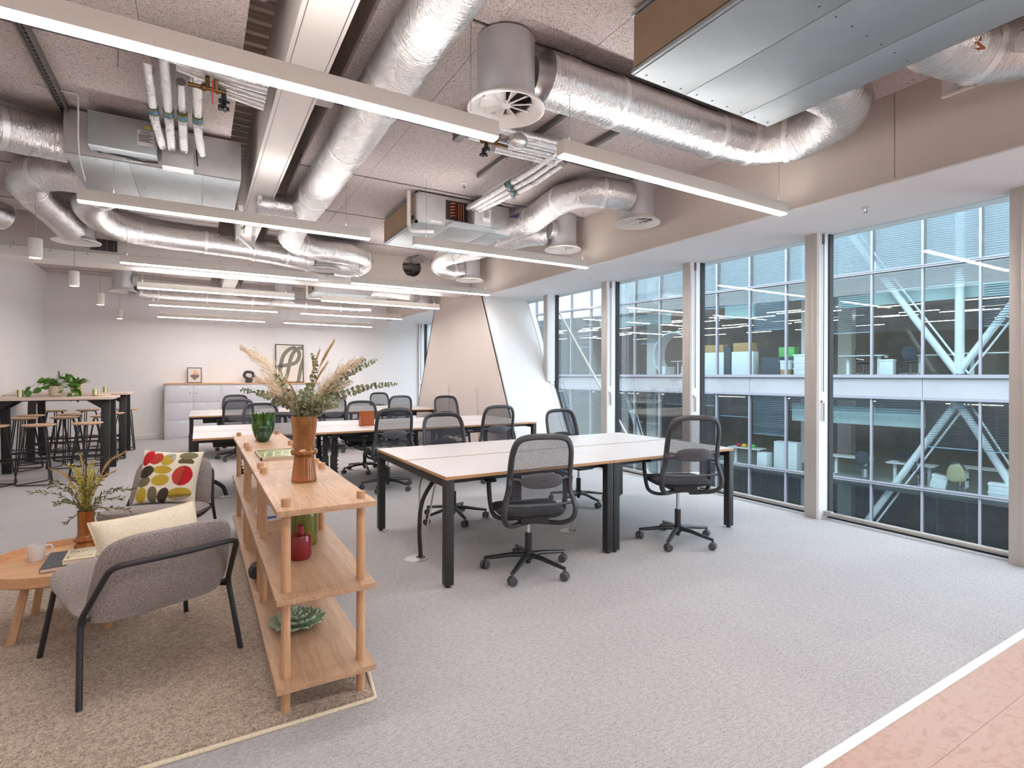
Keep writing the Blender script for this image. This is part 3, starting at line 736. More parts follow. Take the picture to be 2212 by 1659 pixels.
# pipework
def band(o, a, b, t, r=.034):
    a = Vector(a); b = Vector(b); d = (b - a).normalized(); p = a + (b - a) * t
    for u, m in ((-.045, 'olive'), (-.012, 'blueb'), (.022, 'olive')):
        MB().cyl(p + d * u, p + d * (u + .032), r, 14).build('colour_band', M[m], o)
    for k in range(4):
        q = p + d * .03
        MB().box(-.004, .004, -.004, .004, -.03, .0).build('band_mark', M['lab'], o, loc=q + Vector((-.02 + k * .013, 0, -r)))
def valves(o, c, n=3, dirx=1):
    c = Vector(c)
    MB().cyl(c + Vector((-.16 * dirx, 0, 0)), c + Vector((.06 * dirx, 0, 0)), .014, 10).cyl(c + Vector((-.10 * dirx, .05, .02)), c + Vector((.06 * dirx, .05, .02)), .013, 10).cyl(c + Vector((-.05 * dirx, 0, 0)), c + Vector((-.05 * dirx, -.06, .05)), .013, 8).cyl(c, c + Vector((0, -.03, .06)), .014, 8).ball(c + Vector((-.07, 0, 0)), .024, 8, 6).ball(c + Vector((.01, .04, .02)), .024, 8, 6).build('brass_valve', M['brass'], o)
    for k in range(n):
        q = c + Vector((.045 * dirx, -.02 + k * .045, -.02 - (k % 2) * .03))
        h = MB().cyl(q, q + Vector((0, 0, -.05)), .016, 8)
        for a in range(5): h.obox(q + Vector((0, 0, -.05)), q + Vector((.034 * math.cos(a * 1.257), .034 * math.sin(a * 1.257), -.05)), .014, .014)
        h.build('valve_wheel', M['black'], o)
pl = empty('pipe_group', (-.1, 4.4, 3.3), 0, 'foil wrapped pipes with brass valves above the left fan coil box', 'pipes')
def wp(o, pts, r, base, seg=12):
    P = [Vector(p) - Vector(base) for p in corner_path(pts, .06, 4)]
    return MB().tube(P, r, seg).build('wrapped_pipe', M['foil2'], o)
B1 = (-.1, 4.4, 3.3)
for k, (x, ys_) in enumerate(((-.275, 4.03), (-.185, 3.93), (-.10, 4.22), (-.005, 4.05))):
    wp(pl, [(x, ys_, 3.36), (x, ys_ + .2, 3.31), (x, 4.72, 3.27), (x + (.03 if k in (0, 3) else 0), 5.10, 3.22)], .031, B1)
    a = Vector((x, 4.40, 3.2925)) - Vector(B1); b = Vector((x, 4.72, 3.268)) - Vector(B1); band(pl, a, b, .5, .034)
for k, y in enumerate((3.86, 3.95, 4.05, 4.15)):
    wp(pl, [(-.28 + k * .08, y, 3.38), (-.02 + k * .02, y, 3.36), (.18, y, 3.33), (.40, y, 3.33 - k * .01)], .034, B1)
valves(pl, Vector((.10, 4.03, 3.27)) - Vector(B1), 3)
MB().box(.235 - .0, .241, -.5, -.495, -.21, -.06).build('red_tag', M['red'], pl, loc=(-.06, 0, .03))
MB().cyl((-.33, -.3, 0), (-.33, -.3, .16), .004, 6).cyl((.3, -.45, 0), (.3, -.45, .16), .004, 6).build('hanger_rod', M['wire'], pl)
B2 = (2.5, 4.4, 3.3)
pr = empty('pipe_group', B2, 0, 'foil wrapped pipes with brass valves leading to the middle fan coil box', 'pipes')
for k, (x0, y0) in enumerate(((2.68, 3.72), (2.78, 3.86), (2.88, 4.00))):
    wp(pr, [(x0, y0, 3.34), (x0 - .0, y0 + .5, 3.31), (2.62 + k * .07, 5.45, 3.28)], .030, B2)
    a = Vector((x0, y0 + .5, 3.31)) - Vector(B2); b = Vector((2.62 + k * .07, 5.45, 3.28)) - Vector(B2); band(pr, a, b, .30, .033)
for k, y in enumerate((3.66, 3.76, 3.88, 4.0)):
    wp(pr, [(1.86 + (k % 2) * .3, y, 3.33), (2.3, y, 3.33), (2.66 + k * .05, y, 3.34)], .036, B2)
valves(pr, Vector((2.02, 3.80, 3.27)) - Vector(B2), 2, -1)
MB().ball((-.30, -.74, -.03), .07, 10, 8, sc=(1.2, .9, .9)).build('wrapped_joint', M['foil2'], pr)
MB().cyl((-.15, -.3, 0), (-.15, -.3, .16), .004, 6).cyl((.1, -.3, 0), (.1, -.3, .16), .004, 6).cyl((-.25, -.75, .02), (-.25, -.75, .16), .004, 6).cyl((-.35, -.75, .02), (-.35, -.75, .16), .004, 6).build('hanger_rod', M['wire'], pr)
MB().box(-.70, -.64, -.76, -.36, .02, .16).build('strut_bracket', M['track'], pr)
# white condensate pipes
def pvc(label, pts, r=.022):
    o = empty('condensate_pipe', pts[-1], 0, label, 'pipe', 'white plastic condensate pipes')
    MB().tube([Vector(p) - Vector(pts[-1]) for p in corner_path(pts, .04, 4)], r, 12).build('pipe', M['pvc'], o); return o
pvc('white plastic drop pipe at the left end of the middle fan coil box', [(2.02, 5.72, 3.45), (2.02, 5.72, 3.06), (2.02, 5.66, 2.99), (2.25, 5.55, 2.99)])
pvc('white plastic elbow pipe under the white beam near the crossing duct', [(.42, 6.75, 3.28), (.42, 7.3, 3.10), (.62, 7.72, 3.02), (.62, 7.72, 3.22), (.55, 6.1, 3.24)])
pvc('white plastic pipe hanging beyond the bulkhead by the far fan coil box', [(1.93, 11.6, 3.463), (1.93, 11.6, 2.98), (2.4, 11.5, 2.99)])
o = empty('condensate_pipe', (.4, 6.7, 3.24), 0, 'banded pipe at the right corner of the left fan coil box', 'pipe')
MB().cyl((0, -.2, .02), (.09, .95, -.02), .026, 10).build('pipe', M['pvc'], o); MB().cyl((.03, .1, .01), (.036, .2, .005), .03, 10).cyl((.07, .62, -.01), (.076, .72, -.012), .03, 10).build('colour_band', M['olive'], o)
o = empty('pipe_group', (3.75, .95, 3.1), 0, 'copper fitting and banded pipe at the top right corner', 'pipes')
MB().cyl((-.05, .12, .05), (.5, -.4, .02), .05, 14).build('wrapped_pipe', M['foil2'], o)
MB().cyl((.12, -.04, .04), (.24, -.155, .035), .054, 14).build('colour_band', M['olive'], o); MB().cyl((.24, -.155, .035), (.4, -.31, .028), .054, 14).build('colour_band', M['blueb'], o)
MB().obox((.13, -.09, .0), (.22, -.175, -.005), .012, .004).build('flow_arrow', M['lab'], o)
MB().tube([(-.14, .28, .12), (-.16, .26, .08), (-.14, .24, .05), (-.11, .27, .07), (-.14, .28, .12)], .006, 6).cyl((-.14, .26, .1), (-.14, .26, .16), .008, 6).build('copper_pipe', M['copper'], o)

# linear pendant lights
def lightbar(label, x0, x1, y, z, wires=((.12, .88)), tilt=0, w=.075, h=.095):
    L = x1 - x0
    o = empty('linear_light', (x0, y, z), 0, label, 'ceiling light', 'suspended linear lights')
    MB().box(0, L, -w / 2, w / 2, .006, h).build('housing', M['lampw'], o, bev=.003)
    MB().box(.004, L - .004, -w / 2 + .008, w / 2 - .008, -.003, .0065).build('diffuser', M['lamp'], o)
    MB().add([(.01, -w / 2 + .01, h + .0008), (L - .01, -w / 2 + .01, h + .0008), (L - .01, w / 2 - .01, h + .0008), (.01, w / 2 - .01, h + .0008)], [(0, 1, 2, 3)]).build('added_uplight_strip', M['upfill'], o)  # glowing strip added on the hidden top side to lift the ceiling
    for f in wires:
        MB().cyl((L * f, 0, h), (L * f, 0, ZC - z), .0022, 6).cyl((L * f, 0, h), (L * f, 0, h + .035), .006, 6).build('suspension_wire', M['wire'], o)
    if tilt: o.rotation_euler = (0, tilt, 0)
    return o
Y1, Y2, Y3 = 2.69, 5.31, 7.97
lightbar('linear light nearest the viewer, crossing the top left of the ceiling', -.86, 1.47, Y1, 2.746, (.17, .93))
lightbar('linear light nearest the window wall and the viewer, right of the first', 1.925, 4.2, Y1 + .01, 2.755, (.03, .97), tilt=.006)
lightbar('linear light in the second row in front of the left fan coil box', -.81, 1.47, Y2, 2.746, (.10, .90))
lightbar('linear light in the second row under the middle fan coil box', 1.93, 4.2, Y2, 2.746, (.06, .97))
lightbar('linear light in the third row in front of the white beam, left one', -.81, 1.47, Y3, 2.746, (.03, .93))
lightbar('linear light in the third row in front of the white beam, right one', 1.93, 4.2, Y3 - .05, 2.738, (.05, .97))
for (y, n, z, f) in ((9.22, 'first', 2.625, 1), (11.15, 'second', 2.60, .985), (12.82, 'last', 2.55, .94)):
    lightbar('linear light beyond the bulkhead, left side, %s row' % n, -.74 * f, 1.34 * f, y, z, (.03, .94), w=.07, h=.085)
    lightbar('linear light beyond the bulkhead, right side, %s row' % n, 1.76 * f, 3.84 * f, y, z, (.04, .96), w=.07, h=.085)
for y in (.05, -2.5):
    for (a, b, s_) in ((-.86, 1.47, 'left'), (1.93, 4.2, 'right')):
        lightbar('linear light behind the viewer, %s one of the row at %s' % (s_, 'the linoleum edge' if y > -1 else 'the near wall'), a, b, y, 2.746)
for k, (y, n) in enumerate(((6.82, 'nearest'), (8.72, 'second nearest'), (10.85, 'third'), (13.35, 'farthest'))):
    o = empty('pendant_spot', (-1.36, y, 2.525), 0, 'white cylinder pendant above the bar tables, %s of four' % n, 'pendant light', 'white cylinder pendants')
    MB().lathe([(.0, .004), (.046, .004), (.046, 0), (.053, 0), (.055, .005), (.055, .182), (.05, .19), (0, .19)], (0, 0, 0), 28).build('shade', M['lampw'], o)
    MB().lathe([(0, .0025), (.046, .0025)], (0, 0, 0), 24).build('diffuser', M['spot'], o)
    MB().cyl((0, 0, .19), (0, 0, ZC - 2.525 if y < 8.8 or y > 9.4 else .4), .0025, 6).build('cord', M['wire'], o)
# sprinklers, detectors, cable
def sprinkler(label, x, y, z):
    o = empty('sprinkler_head', (x, y, z), 0, label, 'sprinkler', 'sprinkler heads')
    MB().lathe([(0, 0), (.038, 0), (.036, -.006), (.014, -.012), (0, -.012)], (0, 0, 0), 20).build('rose', M['pvc'], o)
    MB().cyl((0, 0, -.01), (0, 0, -.04), .006, 8).cyl((0, 0, -.042), (0, 0, -.046), .016, 12).obox((-.012, 0, -.02), (-.008, 0, -.045), .003, .003).obox((.012, 0, -.02), (.008, 0, -.045), .003, .003).build('nozzle', M['chrome'], o)
sprinkler('sprinkler under the soffit above the nearest window bay', 4.78, 2.35, ZS - .012)
sprinkler('sprinkler under the soffit above the third window bay', 4.80, 6.0, ZS - .012)
sprinkler('sprinkler under the soffit beyond the slanting column', 4.75, 12.9, ZS - .012)
sprinkler('sprinkler on the wood wool ceiling in the middle of the bay', 2.46, 5.22, ZC)
o = MB().lathe([(0, 0), (.05, 0), (.048, -.02), (.03, -.035), (0, -.035)], (.25, 11.6, ZC - .002), 20).build('smoke_detector', M['pvc'], None)
tag(o, 'round white smoke detector on the ceiling beyond the bulkhead', 'smoke detector')
o = MB().tube(corner_path([(-1.0, 5.0, 3.45), (-.76, 5.0, 3.45), (-.76, 5.0, 3.12), (-.76, 5.06, 3.0), (-.735, 5.12, 2.86)], .02, 3), .006, 6).build('power_cable', M['lab'], None)
tag(o, 'thin white power cable dropping to the second row light at the left', 'cable')
o = MB().box(-.36, .36, -.13, .13, 0, .12).build('junction_box', M['steelw'], None, bev=.004, loc=(3.4, 9.75, 3.343))
tag(o, 'flat white box under the ceiling just beyond the bulkhead', 'box')
o = empty('slot_grille', (-1.27, 8.90, 3.05), 0, 'black slot opening in the bulkhead beside the left diffuser', 'grille')
MB().box(.05, .33, 0, .046, .0, .14).build('opening', M['dark'], o)
for k in range(4): MB().box(.07 + k * .075, .078 + k * .075, -.004, .0, 0, .14).build('bar', M['track'], o)
# ------------------------------------------------------------------ desk benches
def cable_chain(name_o, pts, parent):
    P = smooth_path(pts, 8); m = MB(); L = 0; last = 0
    for a, b in zip(P[:-1], P[1:]):
        L += (b - a).length
        if L - last > .028:
            last = L; m.obox(a, a + (b - a).normalized() * .02, .06, .034)
    m.tube(P, .012, 6); m.build('cable_chain', M['black'], parent)
def bench(label, x0, x1, y0, y1, ymid, breaks, legs='square', h=.735):
    o = empty('bench_desk', ((x0 + x1) / 2, (y0 + y1) / 2, 0), 0, label, 'desk', 'white bench desks')
    cx, cy_ = (x0 + x1) / 2, (y0 + y1) / 2
    X = [x0] + breaks + [x1]
    for a, b in zip(X[:-1], X[1:]):
        for (c, d) in ((y0, ymid - .012), (ymid + .012, y1)):
            a2, b2, c2, d2 = a - cx + .0015, b - cx - .0015, c - cy_, d - cy_
            t = MB().box(a2, b2, c2, d2, h - .022, h - .0012).build('desk_top', M['ply2'], o)
            MB().box(a2 + .0004, b2 - .0004, c2 + .0004, d2 - .0004, h - .0014, h).build('laminate', M['top'], t)
    xs = [x0 + .032] + breaks + [x1 - .032]
    for i, x in enumerate(xs):
        for s_, y in ((0, y0 + .035), (1, y1 - .035)):
            ends = (i == 0 or i == len(xs) - 1)
            if legs == 'square' or (legs == 'mixed' and i == len(xs) - 1):
                offs = (0,) if ends else (-.033, .033)
                for f in offs:
                    if ends: l = MB().box(x - cx + f - .03, x - cx + f + .03, y - cy_ - .03, y - cy_ + .03, .018, h - .022).build('leg', M['blk'], o, bev=.003)
                    else: l = MB().box(x - cx + f - .03, x - cx + f + .03, y - cy_ - .03, y - cy_ + .03, .018, h - .022).build('leg', M['blk'], o, bev=.003)
                    MB().cyl((x - cx + f, y - cy_, 0), (x - cx + f, y - cy_, .02), .018, 10).build('glide', M['black'], l)
            else:
                offs = (0,) if ends else (-.05, .05)
                sgn = 1 if s_ == 0 else -1
                for f in offs:
                    xx = x - cx + f; yy = y - cy_ + sgn * .28
                    l = MB().box(xx - .035, xx + .035, yy - .035, yy + .035, .03, .42).box(xx - .026, xx + .026, yy - .026, yy + .026, .4, h - .022).build('leg', M['blk'], o, bev=.003)
                    MB().box(xx - .035, xx + .035, yy - .30, yy + .30, 0.0, .03).build('foot', M['blk'], l, bev=.004)
    # frame rails
    for i, x in enumerate(xs):
        MB().box(x - cx - .025, x - cx + .025, y0 - cy_ + .04, y1 - cy_ - .04, h - .075, h - .0225).build('cross_rail', M['blk'], o)
    for y in (y0 + .12, ymid - .05, ymid + .05, y1 - .12):
        MB().box(x0 - cx + .05, x1 - cx - .05, y - cy_ - .02, y - cy_ + .02, h - .06, h - .0225).build('long_rail', M['blk'], o)
    for a, b in zip(X[:-1], X[1:]):
        for y in (ymid - .17, ymid + .17):
            w = MB().box(a - cx + .2, b - cx - .2, y - cy_ - .09, y - cy_ + .09, h - .16, h - .15).box(a - cx + .2, b - cx - .2, y - cy_ - .095, y - cy_ - .09, h - .16, h - .07).box(a - cx + .2, b - cx - .2, y - cy_ + .09, y - cy_ + .095, h - .16, h - .07)
            w.build('cable_tray', M['black'], o)
    return o
d1 = bench('white bench desk for four nearest the viewer beside the windows', 1.40, 4.285, 3.235, 4.80, 4.03, [2.835])
d2 = bench('long white bench desk for six in the middle of the room', -.045, 4.20, 6.45, 8.02, 7.20, [1.39, 2.79], 'mixed')
d3 = bench('long white bench desk for six nearest the lockers', -.12, 4.09, 9.95, 11.60, 10.76, [1.30, 2.70], 'mixed')
cable_chain('c', [(-2.077 + .42, -.35, .62), (-1.657, -.38, .4), (-1.62, -.42, .25), (-1.52, -.52, .10), (-1.42, -.60, .02)], d2)
cable_chain('c', [(-.58, -.35, .66), (-.58, -.35, .4), (-.58, -.36, .2), (-.57, -.4, .03)], d2)

def floorbox(label, x, y, cables):
    o = empty('floor_outlet', (x, y, 0), 0, label, 'floor outlet', 'round floor outlets with cables')
    MB().lathe([(0, .006), (.07, .006), (.085, .004), (.092, 0)], (0, 0, 0), 32).build('lid', M['rail'], o)
    MB().lathe([(.022, .007), (.03, .009), (.036, .0062)], (.03, 0, 0), 20).build('grommet', M['black'], o)
    for (m, r, pts) in cables: MB().tube(smooth_path(pts, 8), r, 8).build('cable', M[m], o)
    return o
floorbox('round floor outlet with thick black conduit at the near bench corner', 1.45, 3.90, [('blk', .017, [(.03, 0, .005), (.02, 0, .25), (.06, .02, .45), (.2, .04, .62), (.3, .05, .66)]), ('rail', .007, [(.03, .02, .005), (.06, .1, .3), (.10, .2, .52), (.2, .3, .62)]), ('rail', .007, [(.03, -.01, .005), (.12, .05, .3), (.2, .1, .55), (.3, .12, .64)])])
floorbox('round floor outlet with looping grey cables under the right desk', 2.89, 3.89, [('rail', .007, [(.02, 0, .005), (.08, .02, .12), (.02, 0, .3), (-.1, -.02, .5), (-.02, -.1, .65)]), ('rail', .007, [(.0, 0, .005), (.06, -.02, .2), (-.04, -.05, .4), (-.1, 0, .55), (0, 0, .66)])])
floorbox('round floor outlet with black conduit under the left middle desk', .29, 7.03, [('blk', .022, [(0, 0, .005), (-.05, 0, .12), (-.25, .02, .24), (-.45, .05, .3)]), ('rail', .007, [(-.02, 0, .005), (-.2, -.1, .05), (-.3, .1, .2)])])
# paper sorter on the middle bench
o = empty('copper_desk_tidy', (1.93, 7.05, .735), 0, 'copper desk tidy on the middle bench behind a chair', 'desk tidy')
MB().box(-.10, .10, -.05, .05, 0, .006).build('base', M['copper'], o); MB().box(-.10, .10, .03, .036, 0, .19).build('back_plate', M['copper'], o); MB().box(-.10, -.094, -.05, .05, 0, .12).build('side_plate', M['copper'], o)

# ------------------------------------------------------------------ task chair
def rbox(w, d, h, c=(0, 0, 0), n=4.0, nu=28, nv=14, fn=None, m=0):
    """superellipsoid cushion"""
    def sg(x, p): return math.copysign(abs(x) ** p, x)
    mb = MB(); c = Vector(c); vs = []; fs = []
    for j in range(nv + 1):
        v = -PI / 2 + PI * j / nv
        for i in range(nu):
            u = 2 * PI * i / nu
            cv = sg(math.cos(v), .75)
            p = Vector((w / 2 * cv * sg(math.cos(u), 2 / n), d / 2 * cv * sg(math.sin(u), 2 / n), h / 2 * sg(math.sin(v), .8)))
            if fn: p = fn(p)
            vs.append(p + c)
    for j in range(nv):
        for i in range(nu):
            k = (i + 1) % nu; fs.append((j * nu + i, j * nu + k, (j + 1) * nu + k, (j + 1) * nu + i))
    return mb.add(vs, fs, m, None, True)
M['frm'] = pm('charcoal_chair_frame', srgb(56, 55, 60), .42, var=.04)
def make_chair(label):
    o = empty('task_chair', (0, 0, 0), 0, label, 'office chair')
    # lower
    hub = MB().lathe([(0, .075), (.03, .078), (.036, .12), (.034, .14), (0, .145)], (0, 0, 0), 16); hub.cyl((0, 0, .05), (0, 0, .085), .018, 10)
    hub.build('hub', M['blkm'], o)
    for k in range(5):
        a = 2 * PI * k / 5 + .3; c, s_ = math.cos(a), math.sin(a)
        MB().tube([(c * .02, s_ * .02, .112), (c * .12, s_ * .12, .108), (c * .25, s_ * .25, .088), (c * .318, s_ * .318, .08)], .024, 10, rfun=lambda t: 1.05 - .42 * t, flat=.75).build('base_arm', M['blkm'], o)
        b = a + .6 + k * 1.1; cx_, cy_ = math.cos(b), math.sin(b); px, py = c * .315, s_ * .315
        ca = MB().cyl((px, py, .045), (px, py, .085), .009, 8)
        for q in (-.017, .017):
            ca.lathe([(0, -.011), (.027, -.011), (.03, -.006), (.03, .006), (.027, .011), (0, .011)], (0, 0, 0), 16)
            n = 6 * 16; rot = Matrix.Rotation(b, 3, 'Z') @ Matrix.Rotation(PI / 2, 3, 'Y')
            for i in range(len(ca.v) - n, len(ca.v)):
                w = rot @ Vector(ca.v[i]); ca.v[i] = (w.x + px + cx_ * q, w.y + py + cy_ * q, w.z + .0305)
        ca.build('caster', M['grey'], o)
    MB().cyl((0, 0, .13), (0, 0, .27), .026, 14).build('gas_sleeve', M['blkm'], o)
    P = []
    P.append(MB().cyl((0, 0, .16), (0, 0, .385), .0135, 12).build('gas_piston', M['chrome'], o))
    P.append(MB().box(-.10, .10, -.16, .13, .375, .415).cyl((.08, .05, .39), (.22, .06, .385), .006, 6).box(.20, .25, .04, .08, .378, .392).build('mechanism', M['black'], o, bev=.008))
    def seatf(p):
        p.z += -.10 * max(0, (p.y - .14)) ** 1.0 * (1 if p.y > .14 else 0) - .02 * (1 - min(1, (abs(p.x) / .24) ** 2)) * (p.z > 0)
        return p
    P.append(rbox(.49, .47, .09, (0, .03, .445), 3.6, 32, 12, seatf).build('seat', M['seat'], o))
    loop = [(0, -.10, .375), (.10, -.13, .372), (.18, -.19, .378), (.238, -.255, .42), (.252, -.272, .49), (.238, -.262, .56), (.218, -.256, .63), (.212, -.268, .72), (.210, -.292, .82), (.200, -.318, .91), (.168, -.334, .972), (.10, -.342, .994), (0, -.345, .998)]
    full = loop + [(-x, y, z) for (x, y, z) in loop[-2:0:-1]]
    LP = smooth_path(full, 4, closed=True)
    P.append(MB().tube(LP, .023, 10, closed=True, flat=.72).build('back_frame', M['frm'], o))
    side = smooth_path(loop[5:], 4)
    side = [p for p in side if p.z > .525]
    nS = len(side)
    def mf(u, v):
        p = side[min(nS - 1, int(round(v * (nS - 1))))]; s_ = (u - .5) * 2
        return Vector((p.x * s_, p.y - .018 * (1 - s_ * s_) * (1 if p.z < .9 else .4), p.z if p.z < .95 else p.z))
    P.append(MB().grid(mf, 12, nS - 1).build('back_mesh', M['cmesh'], o))
    P.append(MB().tube([(-.243, -.262, .535), (-.1, -.272, .527), (.1, -.272, .527), (.243, -.262, .535)], .011, 8).build('cross_bar', M['grey'], o))
    def lf_(p): p.y += -.10 * (p.x ** 2) * -4 ; return p
    lum = rbox(.30, .018, .105, (0, -.318, .70), 2.6, 28, 10, lambda p: Vector((p.x, p.y + .9 * p.x * p.x, p.z)))
    lum.tube([(-.14, -.30, .705), (-.18, -.285, .715), (-.208, -.27, .70)], .008, 6).tube([(.14, -.30, .705), (.18, -.285, .715), (.208, -.27, .70)], .008, 6)
    lum.box(-.225, -.205, -.285, -.262, .675, .715).box(.205, .225, -.285, -.262, .675, .715)
    P.append(lum.build('lumbar_support', M['grey'], o))
    P.append(MB().box(-.025, .025, -.3295, -.328, .70, .704).build('back_badge', M['black'], o))
    for s_ in (-1, 1):
        P.append(MB().tube(smooth_path([(s_ * .09, -.03, .385), (s_ * .20, -.03, .388), (s_ * .262, -.01, .42), (s_ * .282, .005, .50), (s_ * .288, .02, .60), (s_ * .287, .03, .655)], 5), .021, 10, flat=.8, rfun=lambda t: .75 + .4 * t if t < .8 else 1.05).build('arm_post', M['blkm'], o))
        P.append(rbox(.092, .25, .028, (s_ * .287, .045, .665), 3.2, 24, 8).build('arm_pad', M['black'], o))
    return o, P
CH, UP = make_chair('black mesh office chair seen from behind at the left of the near bench')
CH.location = (2.06, 3.27, 0); CH.rotation_euler = (0, 0, -math.radians(15))
UPN = set(p.data.name for p in UP)
def chair(label, x, y, deg, lift=0.0, arms=True):
    c = copy_tree(CH, (x, y, 0), math.radians(deg), label)
    if lift:
        for ch in kids(c):
            if ch.data.name in UPN: ch.location.z += lift - (.05 if 'arm' in ch.name else 0)
    return c
def copy_tree(o, loc=None, rz=None, label=None, parent=None, group=None):
    c = o.copy(); link(c, parent)
    for ch in list(kids(o)): copy_tree(ch, parent=c)
    if loc is not None: c.location = loc
    if rz is not None: c.rotation_euler = (0, 0, rz)
    if label: c['label'] = label
    if group: c['group'] = group
    return c
CH['group'] = 'office chairs at the bench desks'
chair('raised black mesh office chair at the right end of the near bench', 3.52, 3.21, -24, .075)
chair('black mesh office chair on the far side of the near bench, facing the viewer', 2.16, 4.80, 176)
chair('black mesh office chair across the near bench, in front of the glazing', 3.64, 4.74, 184, .0)
chair('black mesh office chair at the middle bench partly hidden by the green vase', .76, 6.30, -4)
chair('black mesh office chair seen from behind at the centre of the middle bench', 2.03, 6.48, -3)
chair('black mesh office chair seen from behind at the window end of the middle bench', 3.40, 6.38, -6)
chair('black mesh office chair beyond the left end of the middle bench', .74, 7.78, 178)
chair('black mesh office chair beyond the centre of the middle bench', 2.10, 7.80, 174)
chair('raised black mesh office chair beyond the window end of the middle bench', 3.66, 8.12, 183, .04)
chair('black mesh office chair on the near side of the far bench, left end', .58, 9.98, -2)
chair('black mesh office chair on the near side of the far bench, centre', 2.07, 10.1, 3)
chair('black mesh office chair on the near side of the far bench, window end', 3.38, 10.2, -8)
chair('black mesh office chair nearest the lockers, far bench left end', .62, 11.3, 178)
chair('black mesh office chair nearest the lockers, far bench centre', 1.92, 11.2, 182)
chair('black mesh office chair nearest the end wall, far bench window end', 3.52, 11.5, 184)

# ------------------------------------------------------------------ oak shelf units
def shelf_unit(label, y0, y1, x0=.273, x1=.672):
    o = empty('shelving_unit', ((x0 + x1) / 2, (y0 + y1) / 2, 0), 0, label, 'shelf', 'low oak shelving units in a row')
    w, d = (x1 - x0) / 2, (y1 - y0) / 2
    for z in (.145, .50, .855):
        MB().box(-w, w, -d, d, z - .024, z).build('shelf_board', M['oak'], o, bev=.0015)
    for sx in (-1, 1):
        for sy in (-1, 1):
            x, y = sx * (w - .045), sy * (d - .085)
            l = MB().cyl((x, y, 0), (x, y, .885), .019, 20).build('leg', M['oakv'], o)
            MB().lathe([(0, .0), (.0192, 0), (.0192, -.002), (.0192, -.003)], (x, y, .8865), 20).build('peg_end', M['oakd'], l)
    return o
shelf_unit('low oak shelving unit nearest the viewer with the tall amber vase on top', 2.305, 3.345)
shelf_unit('middle low oak shelving unit with a framed tray on top', 3.352, 4.385)
shelf_unit('farthest low oak shelving unit with the green glass vase on top', 4.392, 5.41)

def vase(label, name, loc, prof, mat, seg=48, ribs=0, wob=None, thick=.004):
    o = empty(name, loc, 0, label, 'vase')
    wf = wob or ((lambda t, v: 1 + .012 * math.cos(ribs * t)) if ribs else None)
    n = len(prof)
    P = smooth_path([(r, 0, z) for r, z in prof], 5); pr = [(p.x, p.z) for p in P]
    inner = [(max(r - thick, .001), z + (.006 if i == 0 else 0)) for i, (r, z) in enumerate(pr)][::-1]
    MB().lathe([(0, pr[0][1])] + pr + inner + [(0, inner[-1][1])], (0, 0, 0), seg, wob=wf).build('body', mat, o); return o
ZT = .855
vase('tall ribbed amber glass vase with a waist ring on the nearest oak unit', 'amber_vase', (.472, 2.905, ZT),
     [(.060, 0), (.059, .02), (.052, .08), (.048, .125), (.053, .135), (.064, .145), (.064, .160), (.052, .172), (.052, .185), (.056, .25), (.063, .325), (.064, .335)], M['amber'], 72, 36)
o = empty('green_vase', (.47, 4.92, ZT), 0, 'lobed dark green glass vase with wavy rim on the farthest oak unit', 'vase')
lob = lambda t, v: 1 + .07 * math.cos(5 * t) * min(1, v * 2.4) + .02 * math.cos(3 * t + 1)
pr = [(.0, 0), (.045, .0), (.062, .03), (.080, .08), (.088, .13), (.086, .17), (.094, .205), (.100, .225)]
P = smooth_path([(r, 0, z) for r, z in pr], 4); pr = [(p.x, p.z) for p in P]
MB().lathe(pr + [(r - .006, z) for r, z in pr[::-1] if r > .03], (0, 0, 0), 60, wob=lob).build('body', M['gglass'], o)
o = empty('small_green_vase', (.46, 4.78, ZT), 0, 'small round dark green glass vase in front of the lobed green vase', 'vase')
P = smooth_path([(r, 0, z) for r, z in [(.0, 0), (.03, 0), (.046, .025), (.05, .05), (.036, .08), (.040, .105), (.034, .125), (.02, .13)]], 4)
MB().lathe([(max(0, p.x), p.z) for p in P], (0, 0, 0), 40, wob=lambda t, v: 1 + .08 * math.cos(5 * t)).build('body', M['dglass'], o)
# framed tray
o = empty('framed_tray', (.50, 3.93, ZT), 0, 'flat tray with green and yellow glazed print lying on the middle oak unit', 'tray')
MB().box(-.15, .15, -.20, .20, 0, .012).build('base', M['oakt'], o)
MB().box(-.155, .155, -.205, -.197, 0, .02).box(-.155, .155, .197, .205, 0, .02).box(-.155, -.147, -.205, .205, 0, .02).box(.147, .155, -.205, .205, 0, .02).build('rim', M['pot2'], o)
M['trayg'] = pm('grey_green_glaze', srgb(176, 186, 140), .12, var=.3, vscale=8)
M['trayy'] = pm('pale_yellow_glaze', srgb(220, 218, 130), .2)
MB().box(-.147, .147, -.197, .197, .012, .014).build('glazed_surface', M['trayg'], o)
for k in range(5):
    x = -.135 + k * .052
    MB().tube(smooth_path([(x, -.17 + .03 * (k % 3), .0145), (x + .022, -.06, .0145), (x + .03, .05, .0145), (x + .058, .14 + .02 * (k % 2), .0145)], 5), .006, 6, rfun=lambda t: math.sin(PI * t) * .8 + .2, flat=.25).build('painted_streak', M['trayy'], o)
